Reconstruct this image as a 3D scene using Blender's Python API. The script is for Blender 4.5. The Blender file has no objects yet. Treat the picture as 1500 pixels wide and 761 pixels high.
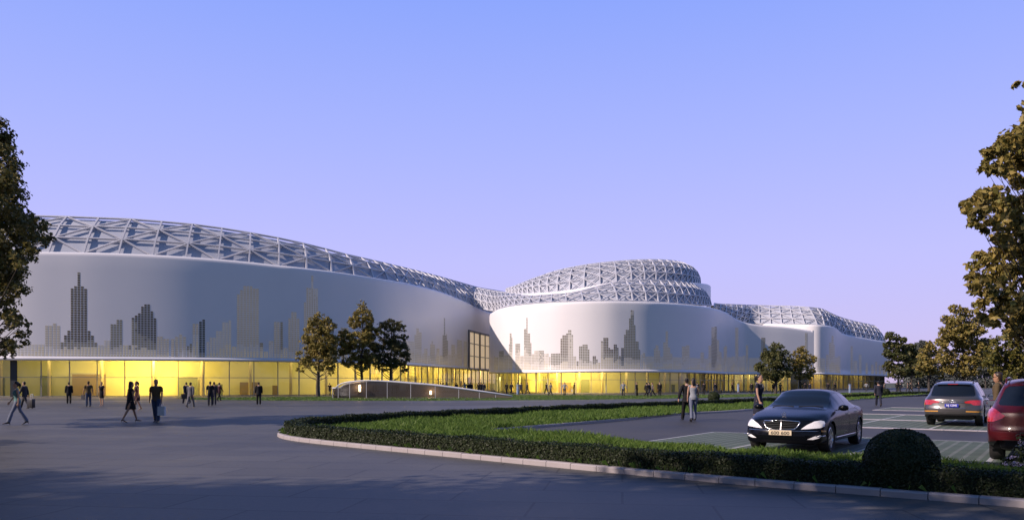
import bpy, bmesh, math, random
import numpy as np
from mathutils import Vector, Matrix, geometry
R = math.radians
PI = math.pi
scene = bpy.context.scene
COL = scene.collection
F = 1150.0; HX = 750.0; HY = 560.0; EYE = 1.65          # pinhole of the photograph (1500 px wide), level, shifted up

def P(px, Y, py):                                        # pixel + distance -> point
    return Vector(((px-HX)*Y/F, Y, EYE+(HY-py)*Y/F))
def G(px, py):                                           # pixel on the ground -> point
    Y = EYE*F/(py-HY)
    return Vector(((px-HX)*Y/F, Y, 0.0))

# ------------------------------------------------------------------ materials
MATS = {}
def nodes_of(name):
    m = bpy.data.materials.new(name); m.use_nodes = True
    nt = m.node_tree
    b = nt.nodes['Principled BSDF']
    return m, nt, b
def mat(name, col, rough=0.5, metal=0.0, spec=0.5, coat=0.0, noise=None, bump=None, emit=None, var=None):
    """noise=(scale, amount): mottled colour; bump=(scale, strength); var=[cols]: one colour per mesh island"""
    if name in MATS: return MATS[name]
    m, nt, b = nodes_of(name)
    N, L = nt.nodes, nt.links
    c = (*col, 1.0)
    b.inputs['Base Color'].default_value = c
    b.inputs['Roughness'].default_value = rough
    b.inputs['Metallic'].default_value = metal
    b.inputs['Specular IOR Level'].default_value = spec
    b.inputs['Coat Weight'].default_value = coat
    b.inputs['Coat Roughness'].default_value = 0.03
    if var:
        g = N.new('ShaderNodeNewGeometry'); r = N.new('ShaderNodeValToRGB')
        e = r.color_ramp.elements
        while len(e) < len(var): e.new(0.5)
        for i, v in enumerate(var):
            e[i].position = i/(len(var)-1); e[i].color = (*v, 1)
        L.new(g.outputs['Random Per Island'], r.inputs[0]); L.new(r.outputs[0], b.inputs['Base Color'])
    if noise:
        tc = N.new('ShaderNodeTexCoord'); n = N.new('ShaderNodeTexNoise'); n.inputs['Scale'].default_value = noise[0]
        n.inputs['Detail'].default_value = 6
        mx = N.new('ShaderNodeMix'); mx.data_type = 'RGBA'
        k = noise[1]
        mx.inputs[6].default_value = (*[v*(1-k) for v in col], 1); mx.inputs[7].default_value = (*[min(1, v*(1+k)) for v in col], 1)
        L.new(tc.outputs['Object'], n.inputs['Vector']); L.new(n.outputs[0], mx.inputs[0]); L.new(mx.outputs[2], b.inputs['Base Color'])
    if bump:
        tc = N.new('ShaderNodeTexCoord'); n = N.new('ShaderNodeTexNoise'); n.inputs['Scale'].default_value = bump[0]; n.inputs['Detail'].default_value = 4
        bp = N.new('ShaderNodeBump'); bp.inputs['Strength'].default_value = bump[1]; bp.inputs['Distance'].default_value = 0.02
        L.new(tc.outputs['Object'], n.inputs['Vector']); L.new(n.outputs[0], bp.inputs['Height']); L.new(bp.outputs[0], b.inputs['Normal'])
    if emit:
        b.inputs['Emission Color'].default_value = (*emit[0], 1); b.inputs['Emission Strength'].default_value = emit[1]
    MATS[name] = m
    return m
def leaf_mat(name, cols, transl=0.25, rough=0.55):
    if name in MATS: return MATS[name]
    m = mat(name, cols[0], rough, var=cols, spec=0.3)
    nt = m.node_tree; N, L = nt.nodes, nt.links
    b = N['Principled BSDF']; out = N['Material Output']
    t = N.new('ShaderNodeBsdfTranslucent'); mx = N.new('ShaderNodeMixShader'); mx.inputs[0].default_value = transl
    r = [n for n in N if n.type == 'VALTORGB'][0]
    L.new(r.outputs[0], t.inputs[0]); L.new(b.outputs[0], mx.inputs[1]); L.new(t.outputs[0], mx.inputs[2]); L.new(mx.outputs[0], out.inputs[0])
    return m

# ------------------------------------------------------------------ mesh building
def link(name, me, parent=None, mats=None, smooth=False, sharp=None):
    o = bpy.data.objects.new(name, me); COL.objects.link(o)
    if mats is not None:
        for m in (mats if isinstance(mats, (list, tuple)) else [mats]): me.materials.append(m)
    if smooth:
        me.polygons.foreach_set('use_smooth', [True]*len(me.polygons))
        if sharp: me.set_sharp_from_angle(angle=R(sharp))
    if parent is not None: o.parent = parent
    return o
def npmesh(name, V, Q):
    """V (n,3) array, Q (m,k) index array"""
    V = np.asarray(V, dtype=np.float32); Q = np.asarray(Q, dtype=np.int32)
    me = bpy.data.meshes.new(name)
    me.vertices.add(len(V)); me.vertices.foreach_set('co', V.ravel())
    k = Q.shape[1]
    me.loops.add(Q.size); me.loops.foreach_set('vertex_index', Q.ravel())
    me.polygons.add(len(Q)); me.polygons.foreach_set('loop_start', np.arange(0, Q.size, k, dtype=np.int32))
    me.update(calc_edges=True); me.validate()
    return me
class MB:
    def __init__(s): s.v = []; s.f = []; s.m = []
    def add(s, vs, fs, mi=0):
        b = len(s.v); s.v += [tuple(v) for v in vs]
        for f in fs: s.f.append(tuple(i+b for i in f)); s.m.append(mi)
    def quad(s, a, b, c, d, mi=0): s.add([a, b, c, d], [(0, 1, 2, 3)], mi)
    def box(s, c, d, rz=0.0, mi=0, bev=0.0, M=None):
        hx, hy, hz = d[0]/2, d[1]/2, d[2]/2
        T = Matrix.Translation(c) @ Matrix.Rotation(rz, 4, 'Z')
        if M is not None: T = M @ T
        if bev <= 0:
            vs = [T @ Vector((x, y, z)) for z in (-hz, hz) for y in (-hy, hy) for x in (-hx, hx)]
            s.add(vs, [(0, 2, 3, 1), (4, 5, 7, 6), (0, 1, 5, 4), (2, 6, 7, 3), (0, 4, 6, 2), (1, 3, 7, 5)], mi)
        else:
            bm = bmesh.new(); bmesh.ops.create_cube(bm, size=1)
            for v in bm.verts: v.co = Vector((v.co.x*d[0], v.co.y*d[1], v.co.z*d[2]))
            bmesh.ops.bevel(bm, geom=bm.edges[:], offset=bev, segments=2, affect='EDGES', profile=0.5)
            bm.verts.index_update()
            s.add([T @ v.co for v in bm.verts], [[v.index for v in f.verts] for f in bm.faces], mi); bm.free()
    def bar(s, p, q, w, h, mi=0, up=None):
        p, q = Vector(p), Vector(q); t = (q-p)
        if t.length < 1e-6: return
        t.normalize(); u = up or Vector((0, 0, 1))
        a = t.cross(u)
        if a.length < 1e-3: a = t.cross(Vector((0, 1, 0)))
        a.normalize(); b = a.cross(t); a *= w/2; b *= h/2
        vs = [p-a-b, p+a-b, p+a+b, p-a+b, q-a-b, q+a-b, q+a+b, q-a+b]
        s.add(vs, [(0, 1, 2, 3), (7, 6, 5, 4), (0, 4, 5, 1), (1, 5, 6, 2), (2, 6, 7, 3), (3, 7, 4, 0)], mi)
    def tube(s, pts, rad, seg=8, mi=0, ref=None, closed=False, caps=True):
        """rad: per point radius or (side, front) pair; ref: side axis"""
        pts = [Vector(p) for p in pts]; n = len(pts)
        if not isinstance(rad, (list, tuple)): rad = [rad]*n
        ref = ref or Vector((0, 1, 0)); b0 = len(s.v)
        for i, p in enumerate(pts):
            if closed: t = pts[(i+1) % n]-pts[i-1]
            else: t = pts[min(i+1, n-1)]-pts[max(i-1, 0)]
            t.normalize()
            a = ref-t*ref.dot(t)
            if a.length < 0.05: a = Vector((1, 0, 0))-t*t.x
            if a.length < 0.05: a = Vector((0, 0, 1))-t*t.z
            a.normalize(); b = t.cross(a)
            r = rad[i]; ra, rb = r if isinstance(r, (tuple, list)) else (r, r)
            for k in range(seg):
                an = 2*PI*k/seg
                s.v.append(tuple(p+a*(ra*math.cos(an))+b*(rb*math.sin(an))))
        for i in range(n if closed else n-1):
            j = (i+1) % n
            for k in range(seg):
                l = (k+1) % seg
                s.f.append((b0+i*seg+k, b0+i*seg+l, b0+j*seg+l, b0+j*seg+k)); s.m.append(mi)
        if caps and not closed:
            s.f.append(tuple(b0+k for k in range(seg))[::-1]); s.m.append(mi)
            s.f.append(tuple(b0+(n-1)*seg+k for k in range(seg))); s.m.append(mi)
    def ball(s, c, r, seg=10, rings=7, mi=0):
        rx, ry, rz = r if isinstance(r, (tuple, list)) else (r, r, r)
        pts = []; rad = []
        c = Vector(c)
        b0 = len(s.v); s.v.append((c.x, c.y, c.z-rz))
        for i in range(1, rings):
            a = -PI/2+PI*i/rings
            for k in range(seg):
                an = 2*PI*k/seg
                s.v.append((c.x+rx*math.cos(a)*math.cos(an), c.y+ry*math.cos(a)*math.sin(an), c.z+rz*math.sin(a)))
        s.v.append((c.x, c.y, c.z+rz)); top = len(s.v)-1
        for k in range(seg):
            l = (k+1) % seg
            s.f.append((b0, b0+1+l, b0+1+k)); s.m.append(mi)
            for i in range(rings-2):
                q = b0+1+i*seg
                s.f.append((q+k, q+l, q+seg+l, q+seg+k)); s.m.append(mi)
            q = b0+1+(rings-2)*seg
            s.f.append((q+k, q+l, top)); s.m.append(mi)
    def lathe(s, prof, M, seg=32, mi=0, closed=False):
        """prof [(r, h)] turned about the local y axis, placed by M"""
        b0 = len(s.v); n = len(prof)
        for r, h in prof:
            for k in range(seg):
                a = 2*PI*k/seg
                s.v.append(tuple(M @ Vector((r*math.cos(a), h, r*math.sin(a)))))
        for i in range(n if closed else n-1):
            j = (i+1) % n
            for k in range(seg):
                l = (k+1) % seg
                s.f.append((b0+i*seg+k, b0+j*seg+k, b0+j*seg+l, b0+i*seg+l)); s.m.append(mi)
    def grid(s, rows, mi=0, flip=False):
        b0 = len(s.v); n = len(rows); m = len(rows[0])
        for r in rows: s.v += [tuple(p) for p in r]
        for i in range(n-1):
            for j in range(m-1):
                f = (b0+i*m+j, b0+i*m+j+1, b0+(i+1)*m+j+1, b0+(i+1)*m+j)
                s.f.append(f[::-1] if flip else f); s.m.append(mi)
    def mesh(s, name):
        me = bpy.data.meshes.new(name); me.from_pydata(s.v, [], s.f)
        if any(s.m): me.polygons.foreach_set('material_index', s.m)
        me.update(); return me
    def build(s, name, mats, parent=None, smooth=False, sharp=None):
        return link(name, s.mesh(name), parent, mats, smooth, sharp)
def tag(o, label=None, cat=None, group=None, kind=None):
    if label: o['label'] = label
    if cat: o['category'] = cat
    if group: o['group'] = group
    if kind: o['kind'] = kind
    return o
def thing(name, label, cat, loc=(0, 0, 0), rz=0.0, group=None):
    o = bpy.data.objects.new(name, None); COL.objects.link(o)
    o.empty_display_size = 0.3
    o.location = loc; o.rotation_euler = (0, 0, rz)
    return tag(o, label, cat, group)
def copy_tree(o, parent=None):
    c = o.copy(); COL.objects.link(c)
    if parent is not None: c.parent = parent
    for ch in list(o.children): copy_tree(ch, c)
    return c
def poly_sheet(name, outline, z, m, holes=(), kind='structure'):
    loops = [[Vector((p[0], p[1], 0)) for p in outline]]+[[Vector((p[0], p[1], 0)) for p in h] for h in holes]
    tris = geometry.tessellate_polygon(loops)
    vs = [(v.x, v.y, z) for l in loops for v in l]
    me = bpy.data.meshes.new(name); me.from_pydata(vs, [], [tuple(t) for t in tris]); me.update()
    bm = bmesh.new(); bm.from_mesh(me); bmesh.ops.recalc_face_normals(bm, faces=bm.faces[:])
    if bm.faces and sum(f.normal.z for f in bm.faces) < 0: bmesh.ops.reverse_faces(bm, faces=bm.faces[:])
    bm.to_mesh(me); bm.free()
    o = link(name, me, None, m); tag(o, kind=kind); return o
def crom(pts, n):
    """Catmull-Rom through points of any dimension, n samples evenly spaced along the first three coordinates"""
    A = np.array(pts, dtype=float); A = np.vstack([2*A[0]-A[1], A, 2*A[-1]-A[-2]])
    out = []
    for i in range(1, len(A)-2):
        p0, p1, p2, p3 = A[i-1:i+3]
        for t in np.linspace(0, 1, 24, endpoint=False):
            out.append(0.5*((2*p1)+(-p0+p2)*t+(2*p0-5*p1+4*p2-p3)*t*t+(-p0+3*p1-3*p2+p3)*t**3))
    out.append(A[-2]); out = np.array(out)
    d = np.r_[0, np.cumsum(np.linalg.norm(np.diff(out[:, :2], axis=0), axis=1))]
    s = np.linspace(0, d[-1], n)
    return np.stack([np.interp(s, d, out[:, k]) for k in range(out.shape[1])], axis=1)
def inpoly(p, poly):
    x, y = p; c = False; n = len(poly)
    for i in range(n):
        x1, y1 = poly[i][0], poly[i][1]; x2, y2 = poly[i-1][0], poly[i-1][1]
        if (y1 > y) != (y2 > y) and x < (x2-x1)*(y-y1)/(y2-y1)+x1: c = not c
    return c
def inpoly_np(X, Y, poly):
    c = np.zeros(len(X), bool); n = len(poly)
    for i in range(n):
        x1, y1 = poly[i][0], poly[i][1]; x2, y2 = poly[i-1][0], poly[i-1][1]
        if y1 == y2: continue
        c ^= ((y1 > Y) != (y2 > Y)) & (X < (x2-x1)*(Y-y1)/(y2-y1)+x1)
    return c

# ------------------------------------------------------------------ camera, sky, sun
SUN_XY = Vector((-0.905, -0.425)).normalized(); SUN_EL = R(33)
def setup():
    cd = bpy.data.cameras.new('Camera'); cam = bpy.data.objects.new('Camera', cd); COL.objects.link(cam)
    cam.location = (0, 0, EYE); cam.rotation_euler = (R(90), 0, 0)
    cd.sensor_fit = 'HORIZONTAL'; cd.sensor_width = 36; cd.lens = 36*F/1500; cd.shift_y = (HY-380.5)/1500
    cd.clip_start = 0.1; cd.clip_end = 6000
    scene.camera = cam
    w = bpy.data.worlds.new('World'); scene.world = w; w.use_nodes = True
    nt = w.node_tree; N, L = nt.nodes, nt.links
    bg = N['Background']
    sky = N.new('ShaderNodeTexSky'); sky.sky_type = 'NISHITA'; sky.sun_disc = False
    sky.sun_elevation = SUN_EL; sky.sun_rotation = math.atan2(SUN_XY.x, SUN_XY.y)
    sky.air_density = 1.0; sky.dust_density = 0.6; sky.ozone_density = 3.0
    tc = N.new('ShaderNodeTexCoord'); sp = N.new('ShaderNodeSeparateXYZ'); rp = N.new('ShaderNodeValToRGB')
    L.new(tc.outputs['Generated'], sp.inputs[0]); L.new(sp.outputs[2], rp.inputs[0])
    def s2l(c): return tuple(((v/255+0.055)/1.055)**2.4 if v > 10 else v/255/12.92 for v in c)
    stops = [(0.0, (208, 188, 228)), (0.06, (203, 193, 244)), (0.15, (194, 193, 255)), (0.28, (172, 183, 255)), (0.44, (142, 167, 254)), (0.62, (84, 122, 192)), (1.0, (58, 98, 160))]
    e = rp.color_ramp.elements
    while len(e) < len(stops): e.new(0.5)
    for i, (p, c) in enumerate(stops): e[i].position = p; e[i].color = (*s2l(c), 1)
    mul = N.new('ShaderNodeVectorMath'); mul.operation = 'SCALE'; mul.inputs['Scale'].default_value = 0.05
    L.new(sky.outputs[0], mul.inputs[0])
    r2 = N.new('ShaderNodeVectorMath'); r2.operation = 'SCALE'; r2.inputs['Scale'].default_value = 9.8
    # unseen sky behind the viewer darkened and tinted to cut fill on the facade
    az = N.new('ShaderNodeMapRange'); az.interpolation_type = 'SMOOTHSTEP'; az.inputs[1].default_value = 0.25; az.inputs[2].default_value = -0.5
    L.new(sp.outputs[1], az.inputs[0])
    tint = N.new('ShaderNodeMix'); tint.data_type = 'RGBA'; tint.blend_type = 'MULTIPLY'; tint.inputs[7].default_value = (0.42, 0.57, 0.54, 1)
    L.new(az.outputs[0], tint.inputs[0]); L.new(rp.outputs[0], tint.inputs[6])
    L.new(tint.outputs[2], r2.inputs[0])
    # thin wisps of cloud low over the trees
    mp = N.new('ShaderNodeMapping'); mp.inputs['Scale'].default_value = (3, 3, 22)
    nz = N.new('ShaderNodeTexNoise'); nz.inputs['Scale'].default_value = 2.2; nz.inputs['Detail'].default_value = 7; nz.inputs['Roughness'].default_value = 0.6
    L.new(tc.outputs['Generated'], mp.inputs[0]); L.new(mp.outputs[0], nz.inputs['Vector'])
    cr = N.new('ShaderNodeMapRange'); cr.inputs[1].default_value = 0.55; cr.inputs[2].default_value = 0.8
    L.new(nz.outputs[0], cr.inputs[0])
    lo = N.new('ShaderNodeMapRange'); lo.inputs[1].default_value = 0.13; lo.inputs[2].default_value = 0.03; lo.inputs[3].default_value = 0; lo.inputs[4].default_value = 0.35
    L.new(sp.outputs[2], lo.inputs[0])
    cm = N.new('ShaderNodeMath'); cm.operation = 'MULTIPLY'; L.new(cr.outputs[0], cm.inputs[0]); L.new(lo.outputs[0], cm.inputs[1])
    ad = N.new('ShaderNodeVectorMath'); ad.operation = 'ADD'; L.new(mul.outputs[0], ad.inputs[0]); L.new(r2.outputs[0], ad.inputs[1])
    cx = N.new('ShaderNodeMix'); cx.data_type = 'RGBA'; cx.inputs[7].default_value = (6.6, 5.6, 8.2, 1)
    L.new(cm.outputs[0], cx.inputs[0]); L.new(ad.outputs[0], cx.inputs[6])
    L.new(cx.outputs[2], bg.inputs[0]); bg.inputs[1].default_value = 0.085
    sl = bpy.data.lights.new('Sun', 'SUN'); so = bpy.data.objects.new('Sun', sl); COL.objects.link(so)
    d = Vector((SUN_XY.x*math.cos(SUN_EL), SUN_XY.y*math.cos(SUN_EL), math.sin(SUN_EL)))
    so.rotation_euler = d.to_track_quat('Z', 'Y').to_euler(); so.location = d*200
    sl.energy = 5.0; sl.angle = R(0.6); sl.color = (1.0, 0.81, 0.72)
    scene.render.engine = 'CYCLES'
    scene.cycles.use_denoising = True
    scene.cycles.max_bounces = 6; scene.cycles.transparent_max_bounces = 12
    scene.cycles.caustics_reflective = False; scene.cycles.caustics_refractive = False
    scene.cycles.sample_clamp_indirect = 4.0
    v = scene.view_settings; v.view_transform = 'Standard'; v.look = 'None'; v.exposure = 0.24; v.gamma = 1; v.use_curve_mapping = False
setup()
# ================================================================== the exhibition hall
M_clad = mat('white_cladding', (0.77, 0.76, 0.77), 0.38, spec=0.4, noise=(0.25, 0.03))
M_steel = mat('white_steel', (0.50, 0.51, 0.55), 0.4, spec=0.5)
M_memb = mat('roof_glazing', (0.42, 0.45, 0.52), 0.4, spec=0.6, noise=(0.15, 0.12))
M_deck = mat('roof_deck', (0.5, 0.5, 0.52), 0.7)
M_mull = mat('mullion_grey', (0.32, 0.32, 0.33), 0.4, spec=0.5)
M_soff = mat('soffit', (0.6, 0.58, 0.55), 0.6)
M_lobby = mat('lobby_wall', (0.74, 0.66, 0.32), 0.7, noise=(0.16, 0.38), emit=((1.0, 0.84, 0.25), 0.05))  # emission and mottling put the uneven lobby glow into the wall colour
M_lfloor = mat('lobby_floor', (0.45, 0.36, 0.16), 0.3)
M_fin = mat('lobby_fin', (0.62, 0.5, 0.26), 0.5)
M_parts = [mat('partition_cream', (0.6, 0.55, 0.42), 0.6), mat('partition_tan', (0.34, 0.24, 0.12), 0.6), mat('partition_olive', (0.26, 0.27, 0.14), 0.6)]
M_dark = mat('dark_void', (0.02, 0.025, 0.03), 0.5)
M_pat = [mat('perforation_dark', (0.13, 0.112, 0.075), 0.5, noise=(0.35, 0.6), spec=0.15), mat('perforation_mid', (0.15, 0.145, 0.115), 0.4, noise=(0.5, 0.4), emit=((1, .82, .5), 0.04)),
         mat('perforation_light', (0.36, 0.34, 0.30), 0.45, noise=(0.5, 0.25), emit=((1, .82, .56), 0.075)), mat('perforation_faint', (0.5, 0.48, 0.44), 0.45, noise=(0.5, 0.15), emit=((1, .84, .62), 0.07))]  # warm emission stands in for interior light behind the cells
M_glow = mat('perforation_lit', (0.46, 0.43, 0.35), 0.5, noise=(0.5, 0.2), spec=0.2, emit=((1, .80, .48), 0.10))  # lobby backlight put into the base cells as emission
def glass_mat(name, tint, gloss):
    m, nt, b = nodes_of(name); N, L = nt.nodes, nt.links
    t = N.new('ShaderNodeBsdfTransparent'); t.inputs[0].default_value = (*tint, 1)
    g = N.new('ShaderNodeBsdfGlossy'); g.inputs['Roughness'].default_value = 0.03; g.inputs[0].default_value = (0.9, 0.95, 1, 1)
    lw = N.new('ShaderNodeLayerWeight'); lw.inputs[0].default_value = 0.5
    pw = N.new('ShaderNodeMath'); pw.operation = 'POWER'; pw.inputs[1].default_value = 4.0; L.new(lw.outputs['Facing'], pw.inputs[0])
    ma = N.new('ShaderNodeMath'); ma.operation = 'MULTIPLY_ADD'; ma.inputs[1].default_value = gloss; ma.inputs[2].default_value = 0.06
    L.new(pw.outputs[0], ma.inputs[0])
    mx = N.new('ShaderNodeMixShader'); L.new(ma.outputs[0], mx.inputs[0]); L.new(t.outputs[0], mx.inputs[1]); L.new(g.outputs[0], mx.inputs[2])
    L.new(mx.outputs[0], N['Material Output'].inputs[0]); N.remove(b)
    return m
M_glass = glass_mat('clear_glass', (0.93, 0.95, 0.88), 0.55)

hall = thing('exhibition_hall', 'long white curved exhibition hall with pixelated skyline facade, lattice roof and glowing glass base', 'building', (0, 100, 0))
HALL_OFF = Vector((0, 100, 0))
def hpart(o):
    o.parent = hall; o.matrix_parent_inverse = Matrix.Translation(-HALL_OFF); return o

class Wing:
    """control rows: (px, distance, pixel y of the soffit, pixel y of the cladding top)"""
    def __init__(s, ctrl, n, pxrange):
        rows = []
        for px, Y, ys, yt in ctrl:
            rows.append(((px-HX)*Y/F, Y, EYE+(HY-ys)*Y/F, EYE+(HY-yt)*Y/F))
        s.A = crom(rows, n); s.n = n
        t = np.gradient(s.A[:, :2], axis=0); t /= np.linalg.norm(t, axis=1)[:, None]
        s.nrm = np.stack([t[:, 1], -t[:, 0]], axis=1)               # outward: to the camera
        d = np.linalg.norm(np.diff(s.A[:, :2], axis=0), axis=1); s.s = np.r_[0, np.cumsum(d)]
        s.px = HX+s.A[:, 0]*F/s.A[:, 1]
        ok = (s.px >= pxrange[0]) & (s.px <= pxrange[1])
        i0, i1 = np.where(ok)[0][[0, -1]]
        # keep the longest increasing stretch in front of the camera
        s.i0, s.i1 = i0, i1
    def at(s, sv):
        X = np.interp(sv, s.s, s.A[:, 0]); Y = np.interp(sv, s.s, s.A[:, 1]); zs = np.interp(sv, s.s, s.A[:, 2]); zt = np.interp(sv, s.s, s.A[:, 3])
        nx = np.interp(sv, s.s, s.nrm[:, 0]); ny = np.interp(sv, s.s, s.nrm[:, 1])
        return X, Y, zs, zt, nx, ny
    def s_of_px(s, px): return float(np.interp(px, s.px[s.i0:s.i1+1], s.s[s.i0:s.i1+1]))
    def off(s, i, o, z): return Vector((s.A[i, 0]+s.nrm[i, 0]*o, s.A[i, 1]+s.nrm[i, 1]*o, z))

def cladding(w):
    mb = MB(); rows = []
    for i in range(w.n):
        zs, zt = w.A[i, 2], w.A[i, 3]
        prof = [(-2.6, zs+0.30), (-1.2, zs+0.12), (-0.4, zs+0.02), (0.0, zs), (0.14, zs+0.05), (0.2, zs+0.16), (0.18, zs+0.3), (0.08, zs+0.40), (0.0, zs+0.46)]
        za, zb = zs+0.46, zt-0.5
        prof += [(0.0, za+(zb-za)*k/8) for k in range(1, 9)]
        prof += [(-0.02, zt-0.3), (-0.1, zt-0.12), (-0.26, zt-0.02), (-0.5, zt), (-1.6, zt-0.03), (-2.4, zt-0.1)]
        rows.append([w.off(i, o, z) for o, z in prof])
    mb.grid(rows, flip=False)
    o = mb.build('cladding', M_clad, None, True); hpart(o)
    return o

def skyline(w, towers, pitch=(0.36, 0.27), gap=0.22):
    """towers: (style, [(px0, px1, y_top), ...]); each tower is its own mesh of square perforations on the cladding"""
    for style, steps in towers:
        V = []; Q = []; MI = []; seed = random.Random(int(steps[0][0]*10))
        ph = seed.random()*6
        s0 = w.s_of_px(steps[0][0]); s1 = w.s_of_px(steps[-1][1])
        n = max(1, round((s1-s0)/pitch[0])); sv = np.linspace(s0, s1, n+1)
        for k in range(n):
            sc = (sv[k]+sv[k+1])/2; pc = float(np.interp(sc, w.s, w.px))
            yt = None
            for a, b, y in steps:
                if a-0.3 <= pc <= b+0.3: yt = y; break
            if yt is None: continue
            X, Y, zs, zt, nx, ny = w.at(sc)
            ztop = min(EYE+(HY-yt)*Y/F, zt-0.6); zb = zs+0.5
            m = max(1, round((ztop-zb)/pitch[1]))
            g = gap/2
            xa, ya, _, _, nxa, nya = w.at(sv[k]+(sv[k+1]-sv[k])*g); xb, yb, _, _, nxb, nyb = w.at(sv[k+1]-(sv[k+1]-sv[k])*g)
            o = 0.012
            for r in range(m):
                z0 = zb+(r+g)*pitch[1]; z1 = zb+(r+1-g)*pitch[1]
                b0 = len(V)
                V += [(xa+nxa*o, ya+nya*o, z0), (xb+nxb*o, yb+nyb*o, z0), (xb+nxb*o, yb+nyb*o, z1), (xa+nxa*o, ya+nya*o, z1)]
                Q.append((b0, b0+1, b0+2, b0+3))
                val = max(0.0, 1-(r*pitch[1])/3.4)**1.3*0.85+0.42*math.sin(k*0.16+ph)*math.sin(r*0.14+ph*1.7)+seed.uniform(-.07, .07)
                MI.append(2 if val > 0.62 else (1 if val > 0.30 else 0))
        if not Q: continue
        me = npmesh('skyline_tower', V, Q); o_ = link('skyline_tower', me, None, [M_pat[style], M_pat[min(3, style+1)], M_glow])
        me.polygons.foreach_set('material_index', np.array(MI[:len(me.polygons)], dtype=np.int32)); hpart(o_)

def lobby(w, sa, sb, spacing, ztr, glow, depth=6.0, inset=1.2, energy=125, fins=None, endcap=False, bright=1.0):
    """glass storey between arc positions sa..sb: panes, frame, wall behind, floor, fins and the lamps that light it"""
    ns = max(2, int((sb-sa)/spacing)); sv = np.linspace(sa, sb, ns+1)
    gl = MB(); fr = MB(); wl = MB(); fl = MB(); ce = MB()
    def pt(sv_, o, z):
        X, Y, zs, zt, nx, ny = w.at(sv_); return Vector((X+nx*o, Y+ny*o, z))
    def zso(sv_): return float(w.at(sv_)[2])+0.14
    g_rows = [[pt(x, -inset, 0.02), pt(x, -inset, zso(x))] for x in sv]
    gl.grid(g_rows)
    for x in sv:
        z = zso(x)
        fr.bar(pt(x, -inset, 0.0), pt(x, -inset, z), 0.09, 0.2, up=Vector((w.at(x)[4], w.at(x)[5], 0)))
    fine = np.linspace(sa, sb, ns*3+1)
    for a, b in zip(fine[:-1], fine[1:]):
        for z in (ztr, 0.08):
            fr.bar(pt(a, -inset+0.004, z), pt(b, -inset+0.004, z), 0.12, 0.07)
        fr.bar(pt(a, -inset+0.004, zso(a)-0.05), pt(b, -inset+0.004, zso(b)-0.05), 0.12, 0.09)
    rows_w = []; rows_f = []; rows_c = []
    for x in fine:
        z = zso(x)+0.5
        rows_w.append([pt(x, -inset-depth, 0.0), pt(x, -inset-depth, z)])
        rows_f.append([pt(x, -inset-depth, 0.015), pt(x, -inset-0.02, 0.015)])
        rows_c.append([pt(x, -inset+0.3, z-0.06), pt(x, -inset-depth, z)])
    wl.grid(rows_w); fl.grid(rows_f); ce.grid(rows_c)
    for k, x in enumerate(sv[1:-1:2] if fins is None else np.arange(sa+1, sb-1, fins)):
        p = pt(x, -inset-depth*0.45, 0)
        fn = MB()
        if fins is None: fn.tube([p, p+Vector((0, 0, zso(x)+0.4))], 0.2, 10)
        else: fn.bar(p, p+Vector((0, 0, zso(x)+0.4)), 0.12, 0.8, up=Vector((w.at(x)[4], w.at(x)[5], 0)))
        hpart(fn.build('column', M_fin, None, fins is None, 60))
    rr = random.Random(int(sa*10)+5)
    for k in range(int((sb-sa)/5.5) if sb-sa > 12 else 0):
        x = sa+2+rr.random()*(sb-sa-6); dd = -inset-depth*(0.55+0.35*rr.random()); ww = 1.0+rr.random()*3.0; hh = 1.2+1.7*rr.random()
        pb = MB(); a_, b_ = pt(x, dd, hh/2), pt(x+ww, dd, hh/2)
        pb.bar(a_, b_, 0.12, hh); hpart(pb.build('partition', M_parts[k % 3]))
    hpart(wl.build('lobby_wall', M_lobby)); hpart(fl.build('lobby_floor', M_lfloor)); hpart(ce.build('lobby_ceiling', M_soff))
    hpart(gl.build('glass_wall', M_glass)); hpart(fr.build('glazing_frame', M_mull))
    for spx, e in glow:
        x = w.s_of_px(spx) if spx > -1000 else sa
        ld = bpy.data.lights.new('LobbyLamp', 'AREA'); ld.shape = 'RECTANGLE'; ld.size = 7; ld.size_y = 1.2
        ld.energy = energy*e; ld.color = (1.0, 0.84, 0.36) if e < 1 else (1.0, 0.74, 0.22)
        lo = bpy.data.objects.new('LobbyLamp', ld); COL.objects.link(lo)
        p = pt(x, -inset-1.6, zso(x)+0.15); q = pt(x, -inset-depth, 0.9)
        lo.location = p; lo.rotation_euler = (p-q).to_track_quat('Z', 'Y').to_euler()
        ta = Vector((w.at(x)[5], -w.at(x)[4], 0))
        zax = (p-q).normalized(); xax = ta-zax*ta.dot(zax); xax.normalize(); yax = zax.cross(xax)
        lo.rotation_euler = Matrix((xax, yax, zax)).transposed().to_euler()

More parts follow.
